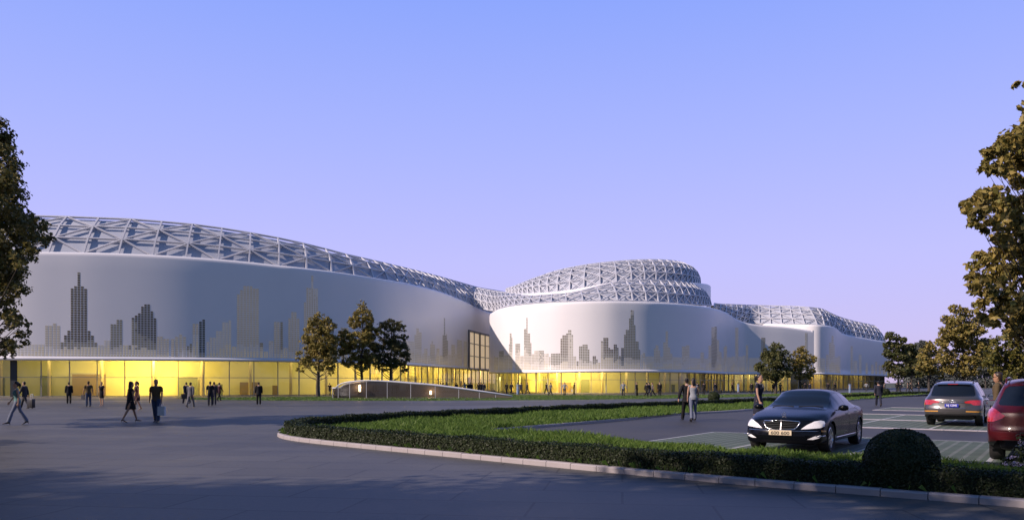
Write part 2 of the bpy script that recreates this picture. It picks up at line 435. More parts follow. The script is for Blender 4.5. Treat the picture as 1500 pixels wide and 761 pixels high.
def lattice(base, top, nu, nv, name='roof_lattice', bw=0.2, bulge=0.6, both=False, memb=0.32, inner=True):
    """triangulated steel lattice on the ruled surface between two control lines, and the glazing behind it"""
    A = crom(base, nu+1); B = crom(top, nu+1)
    t = np.gradient((A+B)/2, axis=0); t[:, 2] = 0; t /= np.linalg.norm(t, axis=1)[:, None]
    up = (B-A)/np.linalg.norm(B-A, axis=1)[:, None]
    out = np.cross(t, up); out /= np.linalg.norm(out, axis=1)[:, None]
    def node(i, j, inn=0.0):
        v = j/nv; b = bulge*4*v*(1-v)
        return Vector(A[i]*(1-v)+B[i]*v+out[i]*(b-inn))
    mb = MB()
    for i in range(nu+1):
        o = Vector(out[i])
        for j in range(nv):
            mb.bar(node(i, j), node(i, j+1), bw*1.25, bw*1.7, up=o)
    for i in range(nu):
        o = Vector(out[i])
        for j in range(nv+1):
            mb.bar(node(i, j), node(i+1, j), bw, bw*1.5, up=o)
        for j in range(nv):
            if both:
                mb.bar(node(i, j), node(i+1, j+1), bw*0.9, bw*1.2, up=o); mb.bar(node(i, j+1), node(i+1, j), bw*0.9, bw*1.2, up=o)
            elif (i+j) % 2 == 0: mb.bar(node(i, j), node(i+1, j+1), bw, bw*1.4, up=o)
            else: mb.bar(node(i, j+1), node(i+1, j), bw, bw*1.4, up=o)
    # inner layer of purlins and struts that give the lattice its depth
    for i in range(nu if inner else 0):
        o = Vector(out[i])
        for j in range(nv):
            c = (node(i, j, memb*0.7)+node(i+1, j+1, memb*0.7)+node(i+1, j, memb*0.7)+node(i, j+1, memb*0.7))/4
            for q in (node(i, j), node(i+1, j+1)): mb.bar(c, q, bw*0.5, bw*0.5)
            if i < nu-1:
                c2 = (node(i+1, j, memb*0.7)+node(i+2, j+1, memb*0.7)+node(i+2, j, memb*0.7)+node(i+1, j+1, memb*0.7))/4
                mb.bar(c, c2, bw*0.7, bw*0.7, up=o)
    hpart(mb.build(name, M_steel))
    mm = MB(); rows = []
    for i in range(nu+1):
        r = [node(i, j, memb) for j in range(nv+1)]
        last = r[-1]; inn = Vector((-out[i][0], -out[i][1], 0)); inn.normalize()
        rows.append(r+[last+inn*4+Vector((0, 0, -0.4)), last+inn*14+Vector((0, 0, -2.5))])
    mm.grid(rows); hpart(mm.build('roof_glazing', M_memb, None, True, 30))

# ---- left wing
LW = Wing([(-330, 92, 524, 370), (-240, 90, 525.2, 368.5), (-120, 88.6, 526.3, 367.6), (0, 88.9, 527.2, 367.5), (100, 90.4, 527.7, 368.5), (180, 92.1, 528, 370.5), (260, 94.2, 528.5, 374.5),
           (340, 96.9, 529, 380.5), (400, 99.2, 529.7, 387), (440, 101, 530.5, 391), (500, 105, 531.7, 398.5), (560, 111, 533.3, 408), (604, 119.8, 535.5, 415.5),
           (648, 134, 538.3, 427), (682, 150, 540.5, 441), (715, 167, 542.5, 456), (745, 181, 544, 458), (775, 196, 545, 460)], 260, (-320, 760))
cladding(LW)
def interp_line(line, px): return float(np.interp(px, [p[0] for p in line], [p[1] for p in line]))
LTOP = [(-300, 330), (-150, 319), (0, 315.5), (80, 317), (135, 319), (200, 321.5), (280, 328.5), (340, 336.5), (400, 347), (456, 359), (500, 371), (560, 384.5), (600, 394), (640, 404), (700, 421), (745, 428.5), (800, 429.5), (860, 431)]
base = []; top = []
for i in range(0, LW.n, 6):
    b = LW.off(i, -0.9, LW.A[i, 3]-0.02); q = LW.off(i, -5.2, 0)
    px = HX+q.x*F/q.y
    base.append(tuple(b)); top.append((q.x, q.y, EYE+(HY-interp_line(LTOP, px))*q.y/F))
lattice(base, top, 44, 3, bw=0.15, bulge=0.5, inner=False)

# ---- the drum and the right wing in one sweep
DR = Wing([(775, 182, 546, 458), (745, 168, 546, 459), (726, 155, 546.2, 459.5), (717, 143, 546.3, 459.5), (725, 135.5, 546.4, 454), (742, 129, 546.4, 448.8), (770, 124, 546.3, 445.3), (805, 120.9, 545.9, 442.7), (840, 119.3, 545.4, 441.2), (875, 118.7, 545.1, 440.3), (910, 119.2, 545, 440.3),
           (960, 121.4, 545.3, 441.8), (1005, 126, 546, 445), (1040, 133, 547, 449.3), (1064, 145, 548, 456.5), (1084, 151.5, 548.4, 468.5), (1106, 153.5, 548.2, 474.4), (1150, 155.5, 547.8, 478), (1190, 157.5, 547.6, 483.6)], 300, (717.5, 1192))
DR.i0 = int(np.argmin(DR.px[:150]))
cladding(DR)
# end face of the front screen (a thin return wall)
mb = MB(); i = DR.n-1
tdir = np.array([DR.A[i, 0]-DR.A[i-1, 0], DR.A[i, 1]-DR.A[i-1, 1]]); tdir /= np.linalg.norm(tdir)
p = DR.off(i, -1.2, 0); zs, zt = DR.A[i, 2], DR.A[i, 3]
mb.box((p.x+tdir[0]*0.2, p.y+tdir[1]*0.2, (zs+zt)/2), (0.4, 2.4, zt-zs), math.atan2(tdir[1], tdir[0]))
hpart(mb.build('return_wall', M_clad))

# ---- the far wing
FW = Wing([(1080, 200, 547.5, 474), (1117, 187, 547.6, 473.9), (1150, 179, 547.7, 474.2), (1185, 175, 547.9, 474.8), (1207, 175.5, 548.2, 476), (1224, 180.5, 548.8, 479), (1235, 190, 549.2, 487.5), (1252, 196, 549.5, 492.2), (1280, 203.5, 550.2, 497.2), (1304, 210, 551, 501)], 140, (1085, 1304))
cladding(FW)
BK = Wing([(1304, 210.3, 551, 501), (1303, 224, 551.3, 503), (1301, 242, 551.8, 506)], 12, (1300, 1305))
cladding(BK)
lattice([(*P(1046, 172, 449.5),), (*P(1075, 180, 466),), (*P(1100, 188, 474),), (*P(1150, 183, 474),), (*P(1190, 178.5, 475),), (*P(1214, 182, 477.5),), (*P(1228, 189, 484),), (*P(1238, 196, 490),), (*P(1258, 201, 493.5),), (*P(1286, 209, 498.6),), (*P(1297, 214, 500.5),)],
        [(*P(1046, 180, 444.8),), (*P(1082, 189, 446.2),), (*P(1113, 196, 447.3),), (*P(1158, 191, 448.4),), (*P(1188, 186, 450.3),), (*P(1204, 190, 452.5),), (*P(1217, 197, 458.6),), (*P(1231, 203, 464.5),), (*P(1250, 208, 470),), (*P(1274, 215, 475.2),), (*P(1281, 220, 476.8),)], 30, 4, bw=0.17, bulge=0.4, inner=False)
# ---- the roofs over the drum
lattice([(*P(697, 157, 449),), (*P(722, 150, 455),), (*P(742, 138, 448.5),), (*P(772, 129.5, 445),), (*P(806, 125, 442.5),), (*P(842, 122.8, 441),), (*P(878, 122, 440.3),), (*P(912, 122.5, 440.3),), (*P(958, 125.5, 441.8),), (*P(998, 131, 444.6),), (*P(1026, 138.5, 446),), (*P(1042, 149, 446.5),)],
        [(*P(699, 162, 421.5),), (*P(722, 156, 426),), (*P(745, 146, 429),), (*P(776, 138, 433),), (*P(810, 132.5, 431.8),), (*P(844, 130, 427.4),), (*P(878, 129, 419),), (*P(912, 129, 411.5),), (*P(950, 131.5, 410),), (*P(985, 136.5, 411.5),), (*P(1010, 143.5, 414.5),), (*P(1024, 153, 420),)], 30, 3, bw=0.15, bulge=0.5, both=True, inner=False)
lattice([(*P(742, 168, 430),), (*P(770, 153, 430),), (*P(806, 143, 429),), (*P(845, 138.5, 425),), (*P(880, 137, 418),), (*P(915, 137, 413),), (*P(952, 139.5, 411.5),), (*P(988, 144.5, 413),), (*P(1013, 151.5, 415),), (*P(1026, 162, 417.5),)],
        [(*P(748, 172, 427),), (*P(776, 160, 411.5),), (*P(808, 152, 398.6),), (*P(847, 148, 389.8),), (*P(882, 146.5, 384.8),), (*P(915, 146.5, 381.8),), (*P(950, 148.5, 380.4),), (*P(978, 152, 381.2),), (*P(997, 158, 383.8),), (*P(1005, 167, 387),)], 26, 4, bw=0.17, bulge=1.0, both=True, inner=False)
# white gutter band between the two roofs, swelling to a solid shoulder at the right
mb = MB()
gl = crom([(*P(742, 150, 431), 0.3), (*P(775, 140, 429.5), 1.0), (*P(810, 134.5, 427), 1.4), (*P(845, 132, 422.5), 1.1), (*P(880, 131, 416), 0.5), (*P(912, 131, 411.2), 0.2), (*P(950, 133.5, 409.8), 0.2), (*P(985, 138.5, 411), 0.25), (*P(1012, 145.5, 413.5), 0.5), (*P(1027, 152, 414.8), 2.2), (*P(1036, 159, 416), 4.5), (*P(1040.5, 168, 418.5), 5.5), (*P(1038, 178, 419), 5.5)], 90)
rows = []
for i in range(len(gl)):
    x, y, z, h = gl[i]; a = gl[min(i+1, 89)]-gl[max(i-1, 0)]; n = np.array([a[1], -a[0]]); n /= np.linalg.norm(n)
    def q(o, zz): return (x+n[0]*o, y+n[1]*o, zz)
    rows.append([q(0.0, z-h-0.1), q(0.12, z-h), q(0.1, z-0.2), q(0.0, z-0.02), q(-0.4, z+0.06), q(-6.5, z+0.1+0.3*h*0.3)])
mb.grid(rows); hpart(mb.build('gutter_band', M_clad, None, True, 50))

# ---- skyline cut into the cladding, tower by tower
def ST(*a): return a
SK_L = [
 (3, [(-60, -20, 500), (-20, 10, 510)]), (2, [(15, 43, 504), (43, 65.5, 503.5)]), (2, [(65.6, 74.7, 476.8), (74.7, 83.7, 474), (83.7, 88.3, 476.8)]),
 (0, [(88.3, 92.5, 500.8), (92.5, 97.4, 491), (97.4, 102, 484), (102, 106.8, 422), (106.8, 111, 418.8), (111, 115.7, 399), (115.7, 119.9, 392), (119.9, 124.5, 418.8), (124.5, 129, 422), (129, 133.5, 484), (133.5, 138, 491), (138, 142.6, 500.8)]),
 (2, [(142.8, 151.4, 504), (151.4, 161.3, 498)]), (1, [(161.5, 170.3, 475), (170.3, 179.2, 468.4)]), (0, [(179.6, 192.2, 504.5)]),
 (0, [(192.4, 196.6, 466), (196.6, 200.8, 462.5), (200.8, 205, 459), (205, 209.2, 449.5), (209.2, 220.8, 446.5), (220.8, 225, 456), (225, 229.2, 466)]),
 (1, [(229.4, 238.7, 492), (238.7, 248, 495.5)]), (1, [(250, 254.4, 495.5), (254.4, 261.8, 492.5)]), (2, [(262, 269, 490), (269, 273, 493)]), (1, [(273.3, 281.6, 504.5)]),
 (2, [(281.8, 289, 475), (289, 291.2, 469)]), (0, [(291.4, 300.7, 469)]), (3, [(302, 308, 500), (308, 315, 493), (315, 323, 483), (323, 339, 470)]), (3, [(339.5, 346.5, 507)]),
 (2, [(346.7, 351.5, 431.5), (351.5, 357.8, 424), (357.8, 368.4, 418), (368.4, 379.4, 423)]), (1, [(379.6, 386, 500)]), (1, [(386.2, 393, 513)]), (2, [(393.6, 400.5, 499)]),
 (2, [(401, 410, 470.5)]), (1, [(410.2, 414.6, 470.5)]), (3, [(415, 421.5, 509)]), (2, [(422, 427, 466), (427, 433.5, 458), (433.5, 438.8, 466)]),
 (3, [(439.5, 444.5, 510)]), (2, [(445, 448.3, 441), (448.3, 454.6, 420), (454.6, 457.3, 403), (457.3, 464, 421), (464, 466, 441)]), (3, [(467, 498, 512)]), (2, [(498.7, 510, 478)]), (3, [(511, 590, 515)]),
 (3, [(592, 606.6, 499)]), (2, [(607, 610, 489), (610, 614, 480), (614, 617.5, 486)]), (3, [(618, 621, 518)]), (2, [(621.3, 626, 510)]), (3, [(626.5, 629.5, 520)]), (2, [(630, 632, 503), (632, 634, 500), (634, 637, 505)]), (3, [(637.3, 639, 520)]), (2, [(639.2, 643.5, 510)]), (3, [(644, 648, 520)]),
 (1, [(648.2, 650, 490), (650, 652, 464.5), (652, 654.3, 490), (654.3, 656.2, 499)]), (3, [(656.6, 660.7, 519)]), (2, [(661, 666.3, 504)]), (3, [(666.6, 669.2, 519)]), (2, [(669.5, 676.7, 497.7)]), (2, [(679, 684, 499)])]
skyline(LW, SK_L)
SK_D = [
 (1, [(724, 730, 522)]), (1, [(731, 738, 514)]), (1, [(738.5, 745, 520)]),
 (1, [(745.5, 746.9, 503), (746.9, 748.6, 487.3), (748.6, 750.7, 495)]), (1, [(755, 762, 502.3)]), (2, [(762.3, 767.2, 522)]), (1, [(767.6, 770.3, 481.5), (770.3, 772.8, 465), (772.8, 775.5, 489), (775.5, 778.6, 501)]),
 (2, [(778.8, 782, 519), (782, 789, 513.3)]), (1, [(789.1, 796.8, 513.3)]), (2, [(796.9, 803.8, 517.3)]), (2, [(804, 806.6, 521)]), (1, [(807, 820.7, 517)]),
 (0, [(820.9, 824.4, 495.5), (824.4, 828.3, 491.3), (828.3, 832, 487)]), (1, [(832.1, 835.7, 482.6), (835.7, 839.6, 490.8)]), (1, [(839.8, 844, 520.4)]), (0, [(844.2, 847.8, 529)]),
 (1, [(848, 852, 507.8), (852, 859.5, 503.4), (859.5, 863.5, 512)]), (2, [(863.6, 867.7, 529)]), (0, [(868, 871.7, 520.4), (871.7, 875.6, 525)]), (2, [(875.8, 879.8, 531)]),
 (1, [(880, 883.5, 499)]), (0, [(883.6, 891, 495), (891, 894.5, 508), (894.5, 898.5, 512)]), (0, [(898.8, 902.4, 503.4), (902.4, 906, 508)]), (1, [(906.2, 909.5, 521)]),
 (0, [(909.7, 913.7, 508)]), (1, [(913.9, 915.2, 490.5), (915.2, 920.8, 482.6), (920.8, 924.4, 465), (924.4, 927.9, 453), (927.9, 931, 474.4), (931, 934.6, 500), (934.6, 937.8, 512)]),
 (3, [(938, 941, 520)]), (2, [(941.2, 945, 516.5)]), (3, [(945.3, 957.6, 522)]), (2, [(958, 960, 509), (960, 963.8, 504.7), (963.8, 966.8, 513)]), (3, [(967, 971.2, 521)]), (2, [(971.5, 974.9, 500.7), (974.9, 978, 484), (978, 981.5, 509), (981.5, 985, 518)]),
 (3, [(985.3, 998.5, 523)]), (2, [(998.8, 1010, 506)]), (3, [(1010.3, 1025.7, 524)]), (2, [(1026, 1031, 515.7)]), (3, [(1031.3, 1037.5, 524)]), (2, [(1037.8, 1042, 505)]), (1, [(1042.1, 1050, 478.3)]), (2, [(1050.1, 1053, 498), (1053, 1057, 515)]),
 (3, [(1057.2, 1059.8, 524)]), (2, [(1060, 1064.8, 507)]), (3, [(1065, 1076.5, 522)]), (2, [(1077, 1081.6, 479.4)]), (3, [(1082, 1092, 521)]), (2, [(1092.5, 1096, 506)]), (3, [(1096.5, 1114, 524)]), (1, [(1115, 1121, 494)]), (3, [(1122, 1178, 524)]), (2, [(1179, 1183, 488)])]
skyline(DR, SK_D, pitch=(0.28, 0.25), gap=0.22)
SK_F = [(3, [(1196, 1209, 524)]), (2, [(1210, 1214, 519)]), (2, [(1214.5, 1217.5, 502), (1217.5, 1220.5, 491.5), (1220.5, 1222.7, 505)]), (3, [(1223, 1231, 522)]), (2, [(1246, 1249, 505.7)]), (3, [(1250, 1256, 528)]), (3, [(1258, 1262, 518)]), (2, [(1268, 1271, 531)]), (2, [(1276, 1280, 534)]), (2, [(1282, 1285, 529)]), (2, [(1287, 1291, 535)]), (2, [(1293, 1298, 533)]), (3, [(1299, 1302, 507)])]
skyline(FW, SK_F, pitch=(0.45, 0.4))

# ---- lit storeys
def LWpt(px, o, z):
    X, Y, zs, zt, nx, ny = LW.at(LW.s_of_px(px)); return Vector((X+nx*o, Y+ny*o, z))
lobby(LW, LW.s[0], LW.s[-1]-0.3, 2.95, 2.27, [(35, .36), (85, .40), (140, .55), (180, 1.6), (205, 3.2), (235, 3.0), (265, 1.0), (310, .32), (370, .28), (430, .40), (490, .6), (545, 1.6), (590, 2.6), (630, 3.6), (665, 4.6), (695, 5.0), (728, 4.0), (755, 2.5)])
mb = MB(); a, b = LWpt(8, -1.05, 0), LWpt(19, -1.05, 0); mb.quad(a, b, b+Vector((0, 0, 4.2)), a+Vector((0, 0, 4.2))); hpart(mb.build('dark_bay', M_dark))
lobby(DR, 0.3, DR.s_of_px(1060), 2.5, 2.1, [(728, 1.8), (752, 2.2), (785, 2.6), (815, 2.4), (845, 1.8), (875, .8), (905, .45), (940, .32), (980, .26), (1020, .22), (1050, .2)])
mb = MB(); pts = [Vector((-3.2, 151, 0)), Vector((6.9, 131.3, 0)), Vector((9, 131, 0))]
mb.grid([[q, q+Vector((0, 0, 3.6))] for q in pts]); hpart(mb.build('lobby_wall', M_lobby))
ld = bpy.data.lights.new('LobbyLamp', 'AREA'); ld.size = 4; ld.energy = 420; ld.color = (1.0, 0.80, 0.26); lo = bpy.data.objects.new('LobbyLamp', ld); COL.objects.link(lo); lo.location = (-0.6, 137, 3.1); lo.rotation_euler = (R(35), 0, R(-30))
lobby(DR, DR.s_of_px(1060), DR.s_of_px(1190), 2.5, 2.1, [(1070, .5), (1100, .8), (1130, .8), (1165, .8)], fins=1.6)
lobby(FW, FW.s_of_px(1092), FW.s_of_px(1302), 3.0, 2.1, [(1140, .7), (1205, 1.0), (1225, .9), (1245, .8), (1275, .5)], fins=2.2)

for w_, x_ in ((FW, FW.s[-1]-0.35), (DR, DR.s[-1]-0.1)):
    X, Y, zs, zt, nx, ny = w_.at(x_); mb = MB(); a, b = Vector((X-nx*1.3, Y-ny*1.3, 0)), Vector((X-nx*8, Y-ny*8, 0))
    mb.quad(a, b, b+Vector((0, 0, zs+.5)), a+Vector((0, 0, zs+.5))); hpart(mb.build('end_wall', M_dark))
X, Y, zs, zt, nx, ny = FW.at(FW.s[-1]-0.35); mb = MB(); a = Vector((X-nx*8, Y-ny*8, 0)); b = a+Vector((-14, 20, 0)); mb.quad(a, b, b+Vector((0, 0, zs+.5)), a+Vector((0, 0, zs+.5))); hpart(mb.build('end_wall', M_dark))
# ---- tall entrance window between the left wing and the drum
M_peach = mat('entrance_glow', (0.6, 0.5, 0.38), 0.6, noise=(0.4, 0.25), emit=((1.0, 0.76, 0.50), 0.34))
zt_, zb_ = EYE+(HY-484)*152/F, EYE+(HY-541)*152/F
pane = MB(); frm = MB()
xs = [686, 692.5, 700, 702.5, 709, 716]
pane.grid([[LWpt(x, 0.06, zb_), LWpt(x, 0.06, zt_)] for x in xs]); hpart(pane.build('entrance_window', M_peach))
for x, wd in ((686, 0.3), (693.5, 0.12), (701.5, 0.45), (709.5, 0.12), (717, 0.3)): frm.bar(LWpt(x, 0.14, zb_), LWpt(x, 0.14, zt_+0.2), wd, 0.3, up=Vector((0.8, -0.6, 0)))
for k, yy in enumerate((484, 502, 520.5, 541)):
    z = EYE+(HY-yy)*152/F
    for a, b in zip(xs[:-1], xs[1:]): frm.bar(LWpt(a, 0.17, z), LWpt(b, 0.17, z), 0.2, 0.4 if k == 0 else 0.14)
hpart(frm.build('window_frame', mat('frame_dark', (0.24, 0.24, 0.24), 0.5)))
# ================================================================== ground, island, parking
def paving_mat(name, col, scale, mortar, rough=0.55, mort=(0.5,), rot=0.0, var=0.12):
    m, nt, b = nodes_of(name); N, L = nt.nodes, nt.links
    tc = N.new('ShaderNodeTexCoord'); mp = N.new('ShaderNodeMapping'); mp.inputs['Rotation'].default_value = (0, 0, rot)
    br = N.new('ShaderNodeTexBrick'); br.inputs['Scale'].default_value = 1.0
    br.inputs['Brick Width'].default_value = scale[0]; br.inputs['Row Height'].default_value = scale[1]; br.inputs['Mortar Size'].default_value = mortar; br.offset = 0.5
    br.inputs['Mortar Smooth'].default_value = 0.2
    br.inputs['Color1'].default_value = (*[c*(1-var) for c in col], 1); br.inputs['Color2'].default_value = (*[c*(1+var) for c in col], 1); br.inputs['Mortar'].default_value = (*[c*mort[0] for c in col], 1)
    n1 = N.new('ShaderNodeTexNoise'); n1.inputs['Scale'].default_value = 0.22; n1.inputs['Detail'].default_value = 8; n1.inputs['Roughness'].default_value = 0.62
    n2 = N.new('ShaderNodeTexNoise'); n2.inputs['Scale'].default_value = 14; n2.inputs['Detail'].default_value = 5
    mr = N.new('ShaderNodeMapRange'); mr.inputs[1].default_value = 0.25; mr.inputs[2].default_value = 0.75; mr.inputs[3].default_value = 0.62; mr.inputs[4].default_value = 1.38
    m2 = N.new('ShaderNodeMapRange'); m2.inputs[1].default_value = 0.2; m2.inputs[2].default_value = 0.8; m2.inputs[3].default_value = 0.85; m2.inputs[4].default_value = 1.15
    mu = N.new('ShaderNodeMath'); mu.operation = 'MULTIPLY'
    sc = N.new('ShaderNodeVectorMath'); sc.operation = 'SCALE'
    L.new(tc.outputs['Object'], mp.inputs[0]); L.new(mp.outputs[0], br.inputs['Vector']); L.new(tc.outputs['Object'], n1.inputs['Vector']); L.new(tc.outputs['Object'], n2.inputs['Vector'])
    L.new(n1.outputs[0], mr.inputs[0]); L.new(n2.outputs[0], m2.inputs[0]); L.new(mr.outputs[0], mu.inputs[0]); L.new(m2.outputs[0], mu.inputs[1])
    L.new(br.outputs[0], sc.inputs[0]); L.new(mu.outputs[0], sc.inputs['Scale']); L.new(sc.outputs[0], b.inputs['Base Color'])
    rr = N.new('ShaderNodeMapRange'); rr.inputs[3].default_value = rough-0.14; rr.inputs[4].default_value = rough+0.16; L.new(n1.outputs[0], rr.inputs[0]); L.new(rr.outputs[0], b.inputs['Roughness'])
    bp = N.new('ShaderNodeBump'); bp.inputs['Strength'].default_value = 0.25; bp.inputs['Distance'].default_value = 0.01; L.new(n2.outputs[0], bp.inputs['Height']); L.new(bp.outputs[0], b.inputs['Normal'])
    b.inputs['Specular IOR Level'].default_value = 0.22
    return m
M_plaza = paving_mat('plaza_paving', (0.080, 0.079, 0.074), (2.4, 1.2), 0.02, 0.5, (0.5,), R(8), 0.10)
M_road = paving_mat('road_asphalt', (0.07, 0.071, 0.072), (60, 60), 0.0, 0.6, (1,), 0, 0.0)
M_asph = paving_mat('lot_asphalt', (0.052, 0.052, 0.052), (50, 50), 0.0, 0.62, (1,), 0, 0.0)
M_kerb = mat('kerb_granite', (0.34, 0.31, 0.31), 0.6, noise=(3, 0.18))
M_soil = mat('lawn_soil', (0.04, 0.075, 0.012), 0.9, noise=(1.2, 0.45))
M_soil2 = mat('bed_soil', (0.03, 0.03, 0.016), 0.9, noise=(2, 0.4))
M_paint = mat('white_paint', (0.36, 0.37, 0.35), 0.6, noise=(5, 0.35))
M_stone = mat('stone_strip', (0.46, 0.41, 0.40), 0.6, noise=(4, 0.15))

gm = mat('far_ground', (0.05, 0.06, 0.03), 0.9, noise=(0.02, 0.4))
poly_sheet('ground', [(-2500, -400), (2500, -400), (2500, 4000), (-2500, 4000)], -0.03, gm)
poly_sheet('plaza', [(-160, -60), (160, -60), (260, 150), (120, 260), (-160, 140)], 0.0, M_plaza)
# road crossing in front of the hall
poly_sheet('road', [(-150, 56), (-40, 53), (0, 57), (30, 76), (70, 116), (110, 158), (101, 166), (60, 124), (24, 87), (-2, 66), (-40, 60.5), (-150, 63)], 0.004, M_road)
# lawn strip before the glass
LAWN = [(-31, 76.5), (-22, 72.5), (-8, 71.5), (6, 75), (20, 84), (38, 100), (60, 121), (78, 140), (74, 146), (50, 124), (28, 108), (14, 102), (2, 106), (-3, 116), (-9, 108), (-20, 94), (-30, 88), (-36, 84)]
poly_sheet('lawn', LAWN, 0.008, M_soil)

# island: kerb, soil, hedge run round it; the parking lot opens inside
ISL = [(18, 1.4), (14, 4.7), (10.5, 7.5), (6.76, 10.37), (4.99, 11.7), (3.78, 12.65), (2.41, 13.85), (0.7, 15.45), (-1.68, 17.75), (-4.34, 20.3), (-5.8, 21.8), (-6.75, 23.1), (-7.35, 24.6), (-7.5, 26.2), (-7.15, 28.2), (-6.0, 30.6), (-4.3, 33.2), (-1.7, 36.6), (3.5, 43.5), (11, 52), (20.3, 63), (34, 80), (48, 98.5), (66, 120)]
isl = crom([(x, y, 0) for x, y in ISL], 220)[:, :2]
LOT = [(-0.97, 26.0), (4.34, 33.3), (8.8, 40.4), (14.3, 46.6), (33.7, 75.5), (52, 101), (64, 117), (150, 90), (60, -25), (22, 2.5), (14, 8.6), (8.25, 14.2), (5.9, 16.5), (2.8, 21.2), (0.5, 24.2)]
def offset_line(A, d):
    t = np.gradient(A, axis=0); t /= np.linalg.norm(t, axis=1)[:, None]
    return A+np.stack([t[:, 1], -t[:, 0]], axis=1)*d      # d>0 to the right of travel
KW = 0.16
inner = offset_line(isl, KW)
# which side is inside? the lot centre is to the right of travel when going front -> tip -> back
def kerb_run(A, w, h, name, m, label=None, closed=False):
    mb = MB(); B = offset_line(A, w)
    d = np.r_[0, np.cumsum(np.linalg.norm(np.diff(A, axis=0), axis=1))]
    L_ = 0.62; n = int(d[-1]/L_)
    for k in range(n):
        a0, a1 = d[-1]*k/n+0.006, d[-1]*(k+1)/n-0.006
        def pt(C, s): return np.array([np.interp(s, d, C[:, 0]), np.interp(s, d, C[:, 1])])
        o0, o1, i0, i1 = pt(A, a0), pt(A, a1), pt(B, a0), pt(B, a1)
        c = 0.02
        hh = h+random.uniform(-0.004, 0.004)
        vs = [(*o0, -0.02), (*o1, -0.02), (*o1, hh-c), (*o0, hh-c)]
        t0 = o0+(i0-o0)*0.15; t1 = o1+(i1-o1)*0.15
        vs += [(*t0, hh), (*t1, hh), (*i0, hh), (*i1, hh), (*i0, -0.02), (*i1, -0.02)]
        mb.add(vs, [(0, 1, 2, 3), (3, 2, 5, 4), (4, 5, 7, 6), (6, 7, 9, 8), (0, 3, 4, 6, 8), (1, 9, 7, 5, 2)])
    o = mb.build(name, m); tag(o, kind='structure'); return o
random.seed(3)
kerb_run(isl, KW, 0.105, 'kerb', M_kerb)
lotA = np.array([(x, y) for x, y in LOT]); 
lot_edge = crom([(x, y, 0) for x, y in [(8.25, 14.2), (5.9, 16.5), (2.8, 21.2), (0.5, 24.2), (-0.5, 25.4)]], 40)[:, :2]
lot_edge2 = np.array([(-0.97, 26.0), (1.6, 29.5), (4.34, 33.3), (8.8, 40.4), (14.3, 46.6), (33.7, 75.5), (52, 101), (64, 117)])
lot_edge2 = crom([(x, y, 0) for x, y in lot_edge2], 120)[:, :2]
front_edge = np.array([(22, 2.5), (14, 8.6), (8.25, 14.2)])
kerb_run(np.vstack([crom([(x, y, 0) for x, y in front_edge], 30)[:-1, :2], lot_edge]), -0.14, 0.11, 'lot_kerb', M_kerb)
kerb_run(lot_edge2, -0.14, 0.11, 'lot_kerb', M_kerb)
island_poly = [tuple(p) for p in inner]+[(64, 117), (52, 101), (33.7, 75.5), (14.3, 46.6), (8.8, 40.4), (4.34, 33.3), (-0.97, 26.0), (0.5, 24.2), (2.8, 21.2), (5.9, 16.5), (8.25, 14.2), (14, 8.6), (22, 2.5)]
poly_sheet('lawn_bed', island_poly, 0.085, M_soil)
poly_sheet('parking_lot', LOT, 0.004, M_asph)

# bays of grass pavers, stone strips and painted lines, on the lot's own grid
DV = Vector((0.575, 0.818, 0)).normalized(); PV = Vector((DV.y, -DV.x, 0))
def AB(a, b, z=0.0): return DV*a+PV*b+Vector((0, 0, z))
def paver_mat():
    m, nt, b = nodes_of('grass_paver'); N, L = nt.nodes, nt.links
    tc = N.new('ShaderNodeTexCoord'); mp = N.new('ShaderNodeMapping'); mp.inputs['Rotation'].default_value = (0, 0, -math.atan2(PV.y, PV.x))
    br = N.new('ShaderNodeTexBrick'); br.offset = 0; br.inputs['Scale'].default_value = 1; br.inputs['Brick Width'].default_value = 0.3; br.inputs['Row Height'].default_value = 0.3
    br.inputs['Mortar Size'].default_value = 0.05; br.inputs['Mortar Smooth'].default_value = 0.3
    br.inputs['Color1'].default_value = (0.034, 0.062, 0.032, 1); br.inputs['Color2'].default_value = (0.046, 0.075, 0.04, 1); br.inputs['Mortar'].default_value = (0.115, 0.135, 0.115, 1)
    n1 = N.new('ShaderNodeTexNoise'); n1.inputs['Scale'].default_value = 1.3; n1.inputs['Detail'].default_value = 6
    mr = N.new('ShaderNodeMapRange'); mr.inputs[3].default_value = 0.55; mr.inputs[4].default_value = 1.45
    sc = N.new('ShaderNodeVectorMath'); sc.operation = 'SCALE'
    L.new(tc.outputs['Object'], mp.inputs[0]); L.new(mp.outputs[0], br.inputs['Vector']); L.new(tc.outputs['Object'], n1.inputs['Vector']); L.new(n1.outputs[0], mr.inputs[0])
    L.new(br.outputs[0], sc.inputs[0]); L.new(mr.outputs[0], sc.inputs['Scale']); L.new(sc.outputs[0], b.inputs['Base Color'])
    b.inputs['Roughness'].default_value = 0.8
    return m
M_paver = paver_mat()
def absheet(name, a0, a1, b0, b1, z, m):
    mb = MB(); mb.quad(AB(a0, b0, z), AB(a0, b1, z), AB(a1, b1, z), AB(a1, b0, z)); o = mb.build(name, m); tag(o, kind='structure'); return o
absheet('grass_paving', 19.0, 25.3, -9.53, 30, 0.008, M_paver)
absheet('grass_paving', 31.3, 37.7, -9.4, 40, 0.008, M_paver)
absheet('grass_paving', 38.2, 44.4, -9.4, 40, 0.008, M_paver)
absheet('grass_paving', 51.3, 57, -9.4, 45, 0.008, M_paver)
for k, (a, w) in enumerate(((31.05, .5), (37.95, .5), (44.6, .4), (51.1, .5), (57.2, .4))):
    mb = MB(); b = -9.4
    while b < 40:
        mb.box(AB(a, b+0.5, 0.012), (w, 0.985, 0.012), math.atan2(DV.y, DV.x)); b += 1.0
    o = mb.build('stone_strip', M_stone); tag(o, kind='structure')
mb = MB(); lw = 0.1
